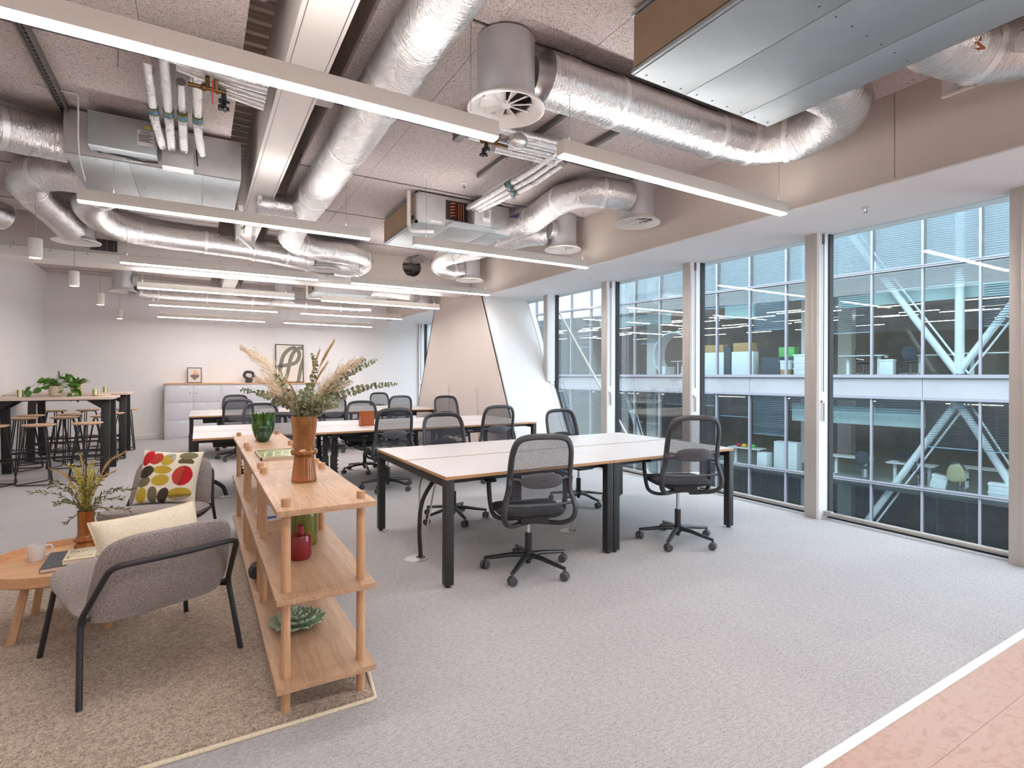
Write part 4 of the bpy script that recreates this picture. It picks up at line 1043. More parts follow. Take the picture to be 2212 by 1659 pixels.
# bottles, bowl, dish, books on lower boards
def bottle(label, loc, r, h, mat, neck):
    o = empty('glass_bottle', loc, 0, label, 'bottle'); t = .004
    pr = [(0, 0), (r * .9, 0), (r, .012), (r, h - .012), (r * .92, h), (neck, h + .004), (neck, h + .045), (neck - t, h + .045), (neck - t, h), (r - t, h - .016), (r - t, .014), (0, .010)]
    MB().lathe(pr, (0, 0, 0), 48).build('body', mat, o)
bottle('tall olive green glass bottle on the middle board of the nearest oak unit', (.492, 3.02, .50), .068, .225, M['oglass'], .018)
bottle('squat crimson glass bottle in front of the olive one', (.438, 2.80, .50), .054, .115, M['rglass'], .016)
o = empty('succulent_dish', (.435, 2.86, .145), .4, 'sage green ceramic dish shaped like a leafy succulent on the lowest oak board', 'ornament')
MB().lathe([(0, 0), (.05, 0), (.07, .012), (.0, .014)], (0, 0, 0), 20).build('base', M['sage'], o)
for ring, (n, rad, zz, tl, sz) in enumerate(((11, .098, .022, .35, .040), (9, .068, .034, .6, .036), (6, .038, .044, .85, .030), (3, .012, .050, 1.2, .024))):
    for k in range(n):
        a = 2 * PI * k / n + ring * .3; ca, sa = math.cos(a), math.sin(a)
        def pf(u, v, a=a, rad=rad, zz=zz, tl=tl, sz=sz):
            uu = (u - .5) * 2; vv = (v - .5) * 2; w = sz * .85 * math.sqrt(max(0, 1 - vv * vv * .97)) 
            x = rad + vv * sz * math.cos(tl); z = zz + vv * sz * math.sin(tl) - .012 * (1 - uu * uu) + .006; y = uu * w
            return Vector((x * math.cos(a) - y * math.sin(a), x * math.sin(a) + y * math.cos(a), z))
        MB().grid(pf, 6, 6).build('petal', M['sage'], o, solid=.003)
o = empty('black_bowl', (.36, 3.60, .145), 0, 'black bowl with white rim on the lowest board of the middle oak unit', 'bowl')
MB().lathe([(0, 0), (.04, 0), (.085, .035), (.09, .07), (.075, .1), (.0, .105)], (0, 0, 0), 32, wob=lambda t, v: 1 + .06 * math.cos(2 * t)).build('body', M['black'], o); MB().lathe([(.062, .012), (.068, .017), (.074, .024), (.07, .02)], (0, 0, 0), 32).build('white_line', M['mug'], o)
o = empty('magazine_stack', (.45, 3.75, .50), .1, 'two magazines on the middle board of the middle oak unit', 'magazines')
MB().box(-.11, .11, -.15, .15, 0, .014).build('magazine', M['paper'], o); MB().box(-.10, .11, -.14, .15, .015, .026).build('magazine', M['bluet'], o); MB().box(-.105, .105, -.145, .145, .0265, .032).build('magazine', M['lab'], o)
o = empty('white_dish', (.52, 3.50, .50), 0, 'small white dish on the middle board beneath the framed tray', 'dish')
MB().lathe([(0, .0), (.03, 0), (.05, .012), (.047, .014), (.0, .004)], (0, 0, 0), 28).build('body', M['mug'], o)
o = empty('dark_round_vase', (.50, 4.55, .50), 0, 'dark round vase on the middle board of the farthest oak unit', 'vase')
MB().lathe([(0, 0), (.04, 0), (.075, .04), (.08, .08), (.055, .13), (.03, .15), (0, .15)], (0, 0, 0), 28).build('body', M['black'], o)

# ------------------------------------------------------------------ dried flower arrangements
def leafmb(m, p, d, L, Wd, tw=0, mi=0, cup=.2):
    d = Vector(d).normalized(); a, b = frame_of(d); ca, sa = math.cos(tw), math.sin(tw)
    s_ = a * ca + b * sa; n = b * ca - a * sa; p = Vector(p)
    pts = [p, p + d * L * .3 + s_ * Wd * .45 + n * Wd * cup, p + d * L * .7 + s_ * Wd * .42 + n * Wd * cup, p + d * L, p + d * L * .7 - s_ * Wd * .42 + n * Wd * cup, p + d * L * .3 - s_ * Wd * .45 + n * Wd * cup, p + d * L * .5]
    m.add(pts, [(0, 1, 6), (1, 2, 6), (2, 3, 6), (3, 4, 6), (4, 5, 6), (5, 0, 6)], mi, None, True)
def sprig(o, pts, kind, rnd, size=.02, start=.3, dens=1.0, sr=.0022):
    P = smooth_path(pts, 8); n = len(P); m = MB()
    m.tube(P, sr, 5, 0, rfun=lambda t: 1 - .6 * t)
    L = sum((P[i + 1] - P[i]).length for i in range(n - 1)); acc = 0; nxt = L * start
    for i in range(n - 1):
        seg = P[i + 1] - P[i]; l = seg.length
        while acc + l > nxt:
            f = (nxt - acc) / l; p = P[i] + seg * f; t = nxt / L; d = seg.normalized(); a, b = frame_of(d)
            if kind == 'euc':
                s_ = size * (1.25 - .85 * (t - start) / (1 - start))
                for q in range(2):
                    an = rnd.uniform(0, 2 * PI); r = (a * math.cos(an) + b * math.sin(an)); leafmb(m, p, r + d * .35, s_ * 1.15, s_ * 1.25, rnd.uniform(0, 3), 1)
                    leafmb(m, p, -r + d * .35, s_ * 1.15, s_ * 1.25, rnd.uniform(0, 3), 1)
                nxt += s_ * 1.05 / dens
            elif kind == 'olive':
                s_ = size; an = rnd.uniform(0, 2 * PI); r = a * math.cos(an) + b * math.sin(an)
                leafmb(m, p, r * .8 + d, s_ * 1.9, s_ * .55, rnd.uniform(0, 3), 1); nxt += s_ * .62 / dens
            elif kind == 'wheat':
                an = rnd.uniform(0, 2 * PI); r = a * math.cos(an) + b * math.sin(an); w = size * (1.1 - abs(2 * (t - start) / (1 - start) - .8) * .5)
                leafmb(m, p, r * .5 + d, w * 1.1, w * .5, an, 1); leafmb(m, p, -r * .5 + d, w * 1.1, w * .5, an, 1)
                m.tube([p, p + (r * .3 + d) * w * 3.2], .0004, 3, 1); nxt += w * .33
            elif kind == 'plume':
                f2 = (t - start) / (1 - start); w = size * (math.sin(PI * min(1, f2 * .92 + .08)) + .15)
                for q in range(4):
                    an = rnd.uniform(0, 2 * PI); r = a * math.cos(an) + b * math.sin(an); e = p + (r * rnd.uniform(.35, .8) + d * 1.2) * w * rnd.uniform(.6, 1.25)
                    m.tube([p, (p + e) / 2 + r * w * .15, e], .0009, 3, 1)
                    for z in range(3):
                        pp = p.lerp(e, rnd.uniform(.3, 1)); leafmb(m, pp, r * rnd.uniform(.2, 1) + d, .010, .004, rnd.uniform(0, 3), 1)
                nxt += L * .011
            elif kind == 'bloom':
                for q in range(3):
                    an = rnd.uniform(0, 2 * PI); r = a * math.cos(an) + b * math.sin(an); leafmb(m, p + r * .004, r + d * rnd.uniform(.2, 1), size * rnd.uniform(.7, 1.3), size * .5, rnd.uniform(0, 3), 1)
                nxt += size * .38 / dens
        acc += l
    names = {'euc': 'eucalyptus_sprig', 'olive': 'leafy_sprig', 'wheat': 'wheat_stalk', 'plume': 'pampas_plume', 'bloom': 'yellow_bloom'}
    mm = {'euc': 'eucal', 'olive': 'olivel', 'wheat': 'wheat', 'plume': 'pampas', 'bloom': 'yellow'}
    m.build(names[kind], [M['stem' if kind not in ('plume', 'wheat') else mm[kind]], M[mm[kind]]], o)
rnd = random.Random(5)
CR = Vector((.862, -.506, 0)); CF = Vector((.506, .862, 0))     # lateral and depth directions of the arrangement
bq = empty('dried_bouquet', (.472, 2.905, ZT + .03), 0, 'dried eucalyptus, wheat and pampas arrangement in the tall amber vase', 'dried flowers')
def Q(px, py, dep=0.0):
    """offset from the vase mouth centre: px right, py up (metres), dep away"""
    v = CR * px + CF * dep; return (v.x, v.y, py)
def stems(kind, tips, size, start, dens=1, lean=.012):
    for (px, py, dep, bend) in tips:
        b0 = Q(rnd.uniform(-.02, .02), .0, rnd.uniform(-.02, .02)); neck = Q(px * .10 + rnd.uniform(-.01, .01), .31, dep * .1)
        mid = Q(px * .5 + bend * .3, .31 + (py - .31) * .62 + abs(bend) * .3, dep * .5)
        sprig(bq, [b0, neck, mid, Q(px, py, dep)], kind, rnd, size, start, dens)
s1 = .345 / 142.0 * .98
stems('euc', [(.30, .60, .05, .10), (.46, .47, .08, .10), (.37, .60, .03, .04), (.03, .63, .02, .12), (-.14, .52, -.03, -.16), (-.32, .44, -.02, -.05), (.16, .40, -.05, .05), (-.10, .42, -.05, -.05), (.07, .43, -.08, .0)], .029, .42, 1)
stems('euc', [(.20, .36, -.06, .04), (-.18, .37, .02, -.04), (.0, .44, -.06, .02), (-.06, .38, .07, .0), (.10, .37, .07, .02)], .031, .45, 1.1)
stems('wheat', [(.135, .68, .03, .0), (.15, .69, .0, .0), (.085, .64, -.02, .0), (.10, .58, .05, .0), (-.08, .49, -.03, -.03), (.02, .42, .04, 0)], .011, .80)
stems('plume', [(-.335, .66, .02, -.06), (-.24, .50, -.02, -.04), (.29, .60, .0, .02), (.22, .48, .04, .0), (-.20, .42, .05, -.02)], .055, .42)

# ------------------------------------------------------------------ lockers, art
def locker(label, x0):
    w = 1.06; o = empty('locker_unit', (x0 + w / 2, 13.84, 0), 0, label, 'cabinet', 'pale grey locker units')
    MB().box(-w / 2, w / 2, -.16, .205, 0, 1.185).build('carcass', M['locd'], o)
    MB().box(-w / 2, -w / 2 + .018, -.185, .2, 0, 1.186).box(w / 2 - .018, w / 2, -.185, .2, 0, 1.186).box(-w / 2, w / 2, -.185, .2, 1.168, 1.187).box(-w / 2, w / 2, -.18, .2, 0, .03).build('side_panel', M['loc'], o)
    for cidx in (0, 1):
        for r_ in range(3):
            a = -w / 2 + .021 + cidx * .511; z = .035 + r_ * .378
            d = MB().box(a, a + .507, -.185, -.16, z, z + .374).build('door', M['loc'], o, bev=.002)
            if r_ > 0:
                kx = a + (.45 if cidx == 0 else .057)
                MB().cyl((kx, -.185, z + .20), (kx, -.195, z + .20), .011, 10).build('lock', M['black'], d)
            hx = a + .33 if cidx == 0 else a + .17
            MB().box(hx - .07, hx + .07, -.187, -.1845, z + .325, z + .338).build('finger_pull', M['aluw'], d)
    return o
for i, (x0, n) in enumerate(((-.61, 'left end of the row, below the small framed print'), (.45, 'middle of the row, below the dark stone ornament'), (1.51, 'right end of the row, below the large framed print'))):
    locker('pale grey six door locker unit, ' + n, x0)
tag(bx('worktop', M['oakt'], None, -.62, 2.58, 13.64, 14.055, 1.187, 1.212, bev=.002), 'long thin oak top laid over the row of grey lockers', 'worktop')
def framed(name, label, x, w, h, t=.022, y=14.02):
    o = empty(name, (x, y - .06, 1.213), 0, label, 'picture'); o.rotation_euler = (-.06, 0, 0)
    MB().box(-w / 2, -w / 2 + t, -.012, .012, 0, h).box(w / 2 - t, w / 2, -.012, .012, 0, h).box(-w / 2, w / 2, -.012, .012, 0, t).box(-w / 2, w / 2, -.012, .012, h - t, h).build('frame', M['frame'], o)
    MB().box(-w / 2 + t, w / 2 - t, -.004, .008, t, h - t).build('paper', M['paper'], o); return o
def ribbon(o, pts, w, mat, y=-.0055, name='brushstroke', lim=None):
    P = smooth_path([(a, 0, b) for a, b in pts], 8); L, Rr = [], []
    for i, p in enumerate(P):
        d = (P[min(i + 1, len(P) - 1)] - P[max(i - 1, 0)]).normalized(); n = Vector((-d.z, 0, d.x))
        L.append(p + n * w / 2); Rr.append(p - n * w / 2)
    def cl(v): return Vector((max(lim[0], min(lim[1], v.x)), y, max(lim[2], min(lim[3], v.z))))
    vs = [cl(v) for v in L + Rr]; n = len(P)
    MB().add(vs, [(i, i + 1, n + i + 1, n + i) for i in range(n - 1)]).build(name, mat, o)
pw, ph = .64, .93
big = framed('framed_print', 'large black framed print of looping grey green brushstrokes on the locker top', 1.93, pw, ph)
A = lambda a, b: (-pw / 2 + .022 + (a - 35) / 880 * (pw - .044), ph - .022 - (b - 190) / 1270 * (ph - .044))
lim = (-pw / 2 + .023, pw / 2 - .023, .023, ph - .023)
ribbon(big, [A(*q) for q in ((0, 1000), (180, 920), (450, 870), (680, 790), (790, 620), (800, 440), (700, 320), (600, 270), (430, 360), (270, 560), (200, 800), (160, 1080), (190, 1290), (280, 1440), (340, 1400))], .088, M['paint'], lim=lim)
ribbon(big, [A(*q) for q in ((300, 1500), (380, 1250), (440, 1000), (500, 700), (600, 450), (720, 330), (860, 270), (960, 300))], .085, M['paint'], y=-.006, lim=lim)
ribbon(big, [A(*q) for q in ((1000, 560), (900, 800), (830, 1100), (760, 1500))], .085, M['paint'], y=-.0065, lim=lim)
sm = framed('framed_print', 'small black framed print of peach and taupe shapes on the locker top', -.06, .275, .345, .014)
MB().add([(-.09, -.006, .16), (.0, -.006, .06), (.09, -.006, .14), (.09, -.006, .19), (.02, -.006, .23)], [(0, 1, 2, 3, 4)]).build('printed_shape', M['brown'], sm)
MB().add([(-.03, -.0065, .19), (.08, -.0065, .18), (.05, -.0065, .25), (-.0, -.0065, .30), (-.01, -.0065, .26)], [(0, 1, 2, 3, 4)]).build('printed_shape', M['peach'], sm)
o = empty('stone_ornament', (1.03, 13.86, 1.213), 0, 'dark abstract stone ring ornament on the locker top', 'ornament')
MB().box(-.07, .07, -.05, .05, 0, .075).build('plinth', M['scul'], o, bev=.004)
MB().tube(smooth_path([(-.02, 0, .10), (-.095, 0, .16), (-.07, 0, .24), (.0, 0, .255), (.075, 0, .23), (.10, 0, .15), (.06, 0, .095)], 6, closed=True), .036, 14, closed=True, flat=.9).build('ring', M['scul'], o)
# ------------------------------------------------------------------ rug, armchairs, low table
rg = empty('rug', (-1.0, 3.6, 0), 0, 'beige woven rug with pale stitched cord edge under the armchairs and shelves', 'rug')
MB().box(-1.6, 1.668, -1.315, 1.40, 0.0005, .007).build('pile', M['rug'], rg)
MB().tube(corner_path([(-1.6, -1.31, .007), (1.665, -1.31, .007), (1.70, -1.05, .0075), (1.69, 1.395, .007)], .015, 4), .0085, 8).build('cord_edge', M['piping'], rg)
stt = MB()
for k in range(160):
    x = 1.64 - k * .0205; stt.obox((x, -1.298, .0155), (x + .007, -1.292, .0155), .0022, .001)
stt.build('stitch', M['stem'], rg, kind='stuff')

def pillow(name, label, w, h, t, mat, loc, rot, pipe=None, N=28, pr=None):
    o = empty(name, loc, 0, label, 'cushion'); o.rotation_euler = rot
    def side(s_):
        def f(u, v):
            a, b = 2 * u - 1, 2 * v - 1
            x = w / 2 * a * (1 - .075 * (1 - b * b) * abs(a) ** 3); y = h / 2 * b * (1 - .075 * (1 - a * a) * abs(b) ** 3)
            k = max(0, (1 - a ** 4)) * max(0, (1 - b ** 4))
            z = s_ * t / 2 * (k ** .55) * (1 + .03 * math.sin(9 * a + 4 * b))
            return Vector((x, y, z))
        return f
    ed = [side(0)(u, v) for (u, v) in [(i / 24, 0) for i in range(24)] + [(1, i / 24) for i in range(24)] + [(1 - i / 24, 1) for i in range(24)] + [(0, 1 - i / 24) for i in range(24)]]
    back = MB().grid(side(-1), N, N); back.f = [f[::-1] for f in back.f]; back.uv = [None] * len(back.f)
    if pr:
        g = MB().grid(side(1), 110, 110); fo = g.build('printed_front', M['print'], o)
        ca = fo.data.color_attributes.new('print', 'FLOAT_COLOR', 'POINT')
        for i, v in enumerate(fo.data.vertices):
            ca.data[i].color = tuple(pr(v.co.x / w + .5, v.co.y / h + .5)) + (1,)
        back.build('back_cover', mat, o)
    else:
        m = MB().grid(side(1), N, N); b0 = len(m.v); m.v += back.v; m.f += [[b0 + k for k in f] for f in back.f]; m.m += [0] * len(back.f); m.sm += [True] * len(back.f); m.uv = [None] * len(m.f)
        m.build('cover', mat, o, sharp=180)
    if pipe: MB().tube(ed, .0045, 6, closed=True).build('piping', pipe, o)
    return o
def armchair(label, cx, cy_, rz):
    o = empty('lounge_armchair', (cx, cy_, 0), rz, label, 'armchair', 'taupe lounge armchairs')
    def seatf(p):
        x, y, z = p; f = (y + .31) / .62
        wf = 1 - .05 * (1 - f)
        return Vector((x * wf, y + .02, z + .335 + .075 * f - .035 * max(0, 1 - abs(f - .35) * 2.2) * (z > 0)))
    rbox(.65, .63, .14, (0, 0, .0), 5.0, 40, 14, seatf).build('seat_cushion', M['wool2'], o)
    def backf(p):
        up = p.y + .215; t = p.z; x = p.x
        return Vector((x * (1.0 - .10 * max(0, up) / .43), -.262 - .40 * up - t * .92 + .42 * x * x, .305 + .945 * up - t * .35))
    rbox(.60, .43, .078, (0, 0, 0), 4.6, 48, 14, backf).build('backrest', M['wool2'], o)
    sp = [backf(Vector((0, y, .0405))) for y in (-.19, -.1, 0, .1, .19)]
    MB().tube([p + Vector((0, .003, 0)) for p in sp], .0022, 5).build('seam', M['wool2'], o)
    fr = []
    for s_ in (-1, 1): fr.append([(s_ * .33, -.345, 0), (s_ * .305, -.255, .345), (s_ * .255, -.468, .605)])
    path = corner_path([Vector(p) for p in fr[0]] + [Vector((-.0, -.512, .612))] + [Vector(p) for p in fr[1][::-1]], .05, 6)
    MB().tube(path, .0125, 12).build('frame_tube', M['blk'], o)
    for s_ in (-1, 1):
        MB().tube(corner_path([(s_ * .33, .33, 0), (s_ * .285, .262, .350), (s_ * .265, -.1, .300), (s_ * .295, -.25, .325)], .03, 5), .0125, 12).build('front_leg', M['blk'], o)
        MB().cyl((s_ * .30, -.25, .345), (s_ * .20, -.235, .318), .009, 8).build('frame_bolt', M['blk'], o)
    MB().cyl((-.29, .25, .342), (.29, .25, .342), .0115, 10).build('cross_tube', M['blk'], o)
    return o
A1 = (-.24, 3.26); r1 = math.atan2(.366, .93)
armchair('taupe wool armchair with black tube frame nearest the viewer, seen from behind', A1[0], A1[1], r1)
A2 = (-.25, 4.86); r2 = PI - math.atan2(.25, .968)
armchair('taupe wool armchair with black tube frame facing the viewer, holding the patterned cushion', A2[0], A2[1], r2)
def loc_of(c, rz, x, y, z): return (c[0] + x * math.cos(rz) - y * math.sin(rz), c[1] + x * math.sin(rz) + y * math.cos(rz), z)
pillow('cream_cushion', 'plain cream cushion with piped edge on the nearest armchair', .45, .38, .15, M['cream'], loc_of(A1, r1, -.005, -.175, .565), (PI / 2 - .55, -.05, r1 + .0), M['piping'])
M['print'] = vcol('printed_cushion_cotton')
CRM, RED, RST, MUS, OLV, DRK, BRN = [srgb(*c) for c in ((232, 222, 204), (190, 22, 34), (184, 60, 42), (190, 160, 52), (118, 110, 82), (66, 58, 46), (92, 82, 58))]
def ell(u, v, cx, cy_, a, b, ang=0):
    dx, dy = u - cx, v - cy_; c, s_ = math.cos(ang), math.sin(ang); x, y = dx * c + dy * s_, -dx * s_ + dy * c
    return (x / a) ** 2 + (y / b) ** 2, x / a, y / b
def cush(u, v):
    S_ = [(.13, .83, .085, .155, -.25, RED, None), (.27, .81, .12, .10, .9, RST, None), (.47, .80, .135, .10, .8, MUS, 'loops'), (.78, .88, .15, .075, .1, OLV, None), (.76, .76, .13, .07, .0, BRN, 'top'),
          (.15, .56, .13, .10, .7, DRK, 'lines'), (.40, .60, .155, .075, .0, MUS, None), (.74, .50, .16, .185, -.2, RST, 'split'), (.14, .38, .11, .09, .7, OLV, None), (.40, .41, .14, .105, .1, MUS, None),
          (.13, .15, .09, .13, 0, MUS, None), (.31, .16, .08, .14, .1, OLV, None), (.48, .15, .085, .13, -.3, DRK, None), (.74, .17, .19, .11, .12, MUS, 'stripes')]
    for (cx, cy_, a, b, an, col, k) in S_:
        d, x, y = ell(u, v, cx, cy_, a, b, an)
        if k == 'top' and y < -.5: continue
        if d < 1:
            if k == 'split': return RED if x > .02 else (DRK if x > -.06 else col)
            if k == 'loops' and x > .25: return DRK if int(d * 9) % 2 else CRM
            if k == 'stripes' and y < -.1: return DRK if int((y + 1) * 11) % 2 else (col if y > -.45 else CRM)
            if k == 'lines' and int((y + 1) * 7) % 3 == 0: return tuple(c * .55 for c in col)
            return col
    return CRM
pillow('patterned_cushion', 'cream cushion printed with red, mustard and olive pebble shapes on the far armchair', .43, .43, .13, M['cream'], loc_of(A2, r2, -.01, -.20, .585), (PI / 2 - .40, .06, r2 + PI), None, pr=cush)
# patterned cushion must show its printed face to the room
TBC = (-.616, 3.885)
tb = empty('coffee_table', (TBC[0], TBC[1], 0), .1, 'round oak tray coffee table with splayed legs beside the armchairs', 'coffee table')
MB().lathe([(0, .317), (.355, .317), (.378, .330), (.380, .381), (.372, .382), (.365, .345), (0, .345)], (0, 0, 0), 96).build('tray_top', M['oakt'], tb)
for a in (-2.49, -.92, .65, 2.22):
    c, s_ = math.cos(a), math.sin(a)
    MB().obox((c * .29, s_ * .29, 0), (c * .215, s_ * .215, .318), .048, .036).build('leg', M['oakv'], tb, bev=.003)
o = empty('white_mug', (-.785, 3.985, .345), .3, 'plain white mug on the round coffee table', 'mug')
P = smooth_path([(.0, 0, 0), (.030, 0, 0), (.036, 0, .006), (.040, 0, .045), (.0405, 0, .088)], 4)
pr = [(max(0, p.x), p.z) for p in P]; MB().lathe(pr + [(.037, .089), (.036, .06), (.034, .012), (0, .008)], (0, 0, 0), 40).build('body', M['mug'], o)
MB().tube(smooth_path([(.038, -.0, .075), (.062, -.0, .072), (.066, 0, .045), (.052, 0, .022), (.037, 0, .018)], 6), .0055, 10).build('handle', M['mug'], o)
o = empty('slate_book', (-.595, 3.86, .345), .03, 'large slate grey book lying on the coffee table', 'book')
MB().box(-.125, .122, -.152, .152, .003, .022).build('page_block', M['page'], o)
MB().box(-.128, .125, -.156, .156, 0, .003).box(-.128, .125, -.156, .156, .022, .025).box(-.128, -.125, -.156, .156, 0, .025).build('cover', M['books'], o, bev=.001)
o = empty('cream_book', (-.56, 3.825, .370), .03, 'cream covered book with black title lettering on top of the slate book', 'book')
MB().box(-.067, .065, -.107, .107, .003, .021).build('page_block', M['page'], o)
MB().box(-.07, .068, -.11, .11, 0, .003).box(-.07, .068, -.11, .11, .021, .024).box(-.07, -.067, -.11, .11, 0, .024).build('cover', M['cream2'], o, bev=.001)
for i, (s_, y) in enumerate((("LONDON'S", .085), ('THE MOST', .045), ('BUILDINGS', -.065))):
    text(s_, .0235, (0, y, .0242), (0, 0, 0), M['ink'], o)
for y in (.018, -.03): MB().box(-.06, .06, y, y + .0025, .024, .0243).build('rule_line', M['ink'], o)
text('AND BEST HIDDEN', .016, (0, -.008, .0242), (0, 0, 0), M['ink'], o) if False else None
VB = (-.585, 4.13)
vase('amber glass vase with ridged foot on the coffee table', 'amber_vase', (VB[0], VB[1], .345),
     [(.052, 0), (.058, .012), (.050, .028), (.046, .036), (.060, .048), (.063, .058), (.048, .072), (.042, .09), (.041, .15), (.043, .215), (.044, .225)], M['amber2'], 64, 18)
bq = empty('yellow_bouquet', (VB[0], VB[1], .36), 0, 'dried yellow blooms, leafy sprigs and wheat in the coffee table vase', 'dried flowers')
CR = Vector((.94, -.34, 0)); CF = Vector((.34, .94, 0)); rnd = random.Random(11)
def stems2(kind, tips, size, start, dens=1):
    for (px, py, dep) in tips:
        b0 = Q(rnd.uniform(-.02, .02), .0, rnd.uniform(-.02, .02)); neck = Q(px * .08 + rnd.uniform(-.01, .01), .20, dep * .1); mid = Q(px * .5, .20 + (py - .20) * .70 + .02, dep * .5)
        sprig(bq, [b0, neck, mid, Q(px, py, dep)], kind, rnd, size, start, dens)
stems2('olive', [(-.30, .33, .0), (-.24, .36, .05), (-.13, .27, -.05), (.21, .28, -.02), (.17, .33, .05), (.10, .38, -.04), (-.02, .40, .04), (.13, .24, -.08), (-.06, .16, -.09), (.06, .44, .02), (-.09, .42, .03), (-.20, .25, .04), (.24, .20, .0), (.15, .17, -.06), (-.16, .40, -.05), (.02, .46, -.06), (.25, .33, .03)], .016, .35, 1.1)
stems2('bloom', [(-.05, .46, .0), (.02, .50, .02), (.06, .46, -.03), (-.02, .42, -.04), (.00, .38, .04), (-.10, .36, .02), (.04, .40, .05), (-.07, .50, -.03), (.09, .40, .0)], .014, .5, 1.0)
stems2('wheat', [(.20, .56, .02), (.17, .45, -.02), (-.19, .47, .0), (-.05, .55, .03)], .013, .66)

# ------------------------------------------------------------------ bar tables, stools and what stands on them
def bartable(label, y0, y1, x0=-2.60, x1=-1.02, h=1.085):
    o = empty('bar_table', ((x0 + x1) / 2, (y0 + y1) / 2, 0), 0, label, 'table', 'high bar tables')
    cx, cy_ = (x0 + x1) / 2, (y0 + y1) / 2; a, b, c, d = x0 - cx, x1 - cx, y0 - cy_, y1 - cy_
    MB().box(a, b, c, d, h - .032, h).build('table_top', M['bartop'], o, bev=.002)
    MB().box(a + .1, b - .04, c + .06, d - .06, h - .045, h - .032).build('top_frame', M['blk'], o)
    for x in (b - .09, a + .30):
        for (yf, yt) in ((c + .06, c + .17), (d - .06, d - .17)):
            MB().obox((x, yf, 0), (x, yt, h - .045), .10, .06, up=(0, 1, 0)).build('leg', M['blk'], o, bev=.003)
            sg = -1 if x > 0 else 1
            MB().prism([(x, yt - .012, h - .045), (x + sg * .22, yt - .012, h - .045), (x + sg * .04, yt - .012, h - .17), (x, yt - .012, h - .19)], (0, .024, 0)).build('gusset', M['blk'], o)
    for y in (c + .10, d - .10): MB().cyl((b - .09, y, .28), (a + .30, y, .28), .016, 10).build('foot_rail', M['blk'], o)
    return o
bartable('high ash topped bar table with black legs nearest the viewer', 9.22, 10.12)
bartable('high ash topped bar table with black legs nearest the end wall', 11.22, 12.12)
def make_stool():
    o = empty('bar_stool', (0, 0, 0), 0, 'bar stool', 'stool', 'round oak bar stools')
    MB().lathe([(0, .735), (.13, .735), (.168, .748), (.172, .756), (.166, .763), (.12, .758), (0, .755)], (0, 0, 0), 40).build('seat', M['oaks'], o)
    n = 3
    for k in range(n):
        a, b = 2 * PI * k / n + .35, 2 * PI * (k + 1) / n + .35
        t0 = (.12 * math.cos(a + .12), .12 * math.sin(a + .12), .735); t1 = (.12 * math.cos(b - .12), .12 * math.sin(b - .12), .735)
        f0 = (.235 * math.cos(a + .05), .235 * math.sin(a + .05), .008); f1 = (.235 * math.cos(b - .05), .235 * math.sin(b - .05), .008)
        MB().tube(corner_path([(0, 0, .735), t0, f0, f1, t1, (0, 0, .735)], .04, 4), .0075, 8).build('leg_loop', M['blk'], o)
    ring = []
    for k in range(n):
        a = 2 * PI * k / n + .35; b = 2 * PI * (k + 1) / n + .35
        r_ = .235 - (.115) * (.28 / .735)
        MB().cyl((r_ * math.cos(a + .05), r_ * math.sin(a + .05), .285), (r_ * math.cos(b - .05), r_ * math.sin(b - .05), .285), .0065, 8).build('foot_rest', M['blk'], o)
    return o
SP = [(-1.26, 8.98, .2, 'front row of stools, at the right end'), (-1.74, 8.93, .9, 'front row of stools, in the middle'), (-2.20, 8.98, 2.0, 'front row of stools, at the left edge'),
      (-1.26, 10.40, .5, 'behind the nearest bar table, at its right end'), (-1.72, 10.33, 1.4, 'behind the nearest bar table, in the middle'), (-2.20, 10.36, .1, 'behind the nearest bar table, by the left wall'),
      (-1.22, 11.02, 1.1, 'before the far bar table, at its right end'), (-1.78, 11.08, .3, 'before the far bar table, in the middle'), (-2.24, 11.0, 1.8, 'before the far bar table, by the left wall'),
      (-1.14, 12.25, .8, 'beyond the far bar table, at its right end'), (-1.72, 12.30, 1.6, 'beyond the far bar table, in the middle'), (-2.18, 12.30, .4, 'beyond the far bar table, by the left wall')]
s0 = make_stool()
for i, (x, y, a, n) in enumerate(SP):
    t = s0 if i == 0 else copy_tree(s0)
    t.location = (x, y, 0); t.rotation_euler = (0, 0, a); t['label'] = 'round oak seated bar stool, ' + n
HB = 1.085
o = empty('potted_pothos', (-1.72, 9.78, HB), 0, 'trailing pothos in a cream pot on the nearest bar table', 'plant')
P = smooth_path([(.05, 0, 0), (.072, 0, .015), (.085, 0, .06), (.084, 0, .12), (.078, 0, .15)], 4)
MB().lathe([(0, 0)] + [(p.x, p.z) for p in P] + [(.07, .15), (.07, .12), (0, .12)], (0, 0, 0), 36).build('pot', M['pot'], o); MB().lathe([(0, .128), (.071, .126)], (0, 0, 0), 20).build('soil', M['soil'], o)
rnd = random.Random(3)
def bigleaf(o, p, d, L, Wd, droop=.3, mat='leaf', roll=None):
    d = Vector(d).normalized(); a, b = frame_of(d); q_ = rnd.uniform(-1.3, 1.3) if roll is None else roll
    a, b = a * math.cos(q_) + b * math.sin(q_), b * math.cos(q_) - a * math.sin(q_)
    def f(u, v):
        w = Wd / 2 * (math.sin(PI * min(1, v * .9 + .1)) ** .8) * (1 - .25 * v); uu = 2 * u - 1
        q = Vector(p) + d * L * v + a * uu * w + Vector((0, 0, -droop * L * v * v)) + b * (abs(uu) * w * .25)
        return q
    MB().grid(f, 4, 6).build('leaf', M[mat], o)
vs_ = MB()
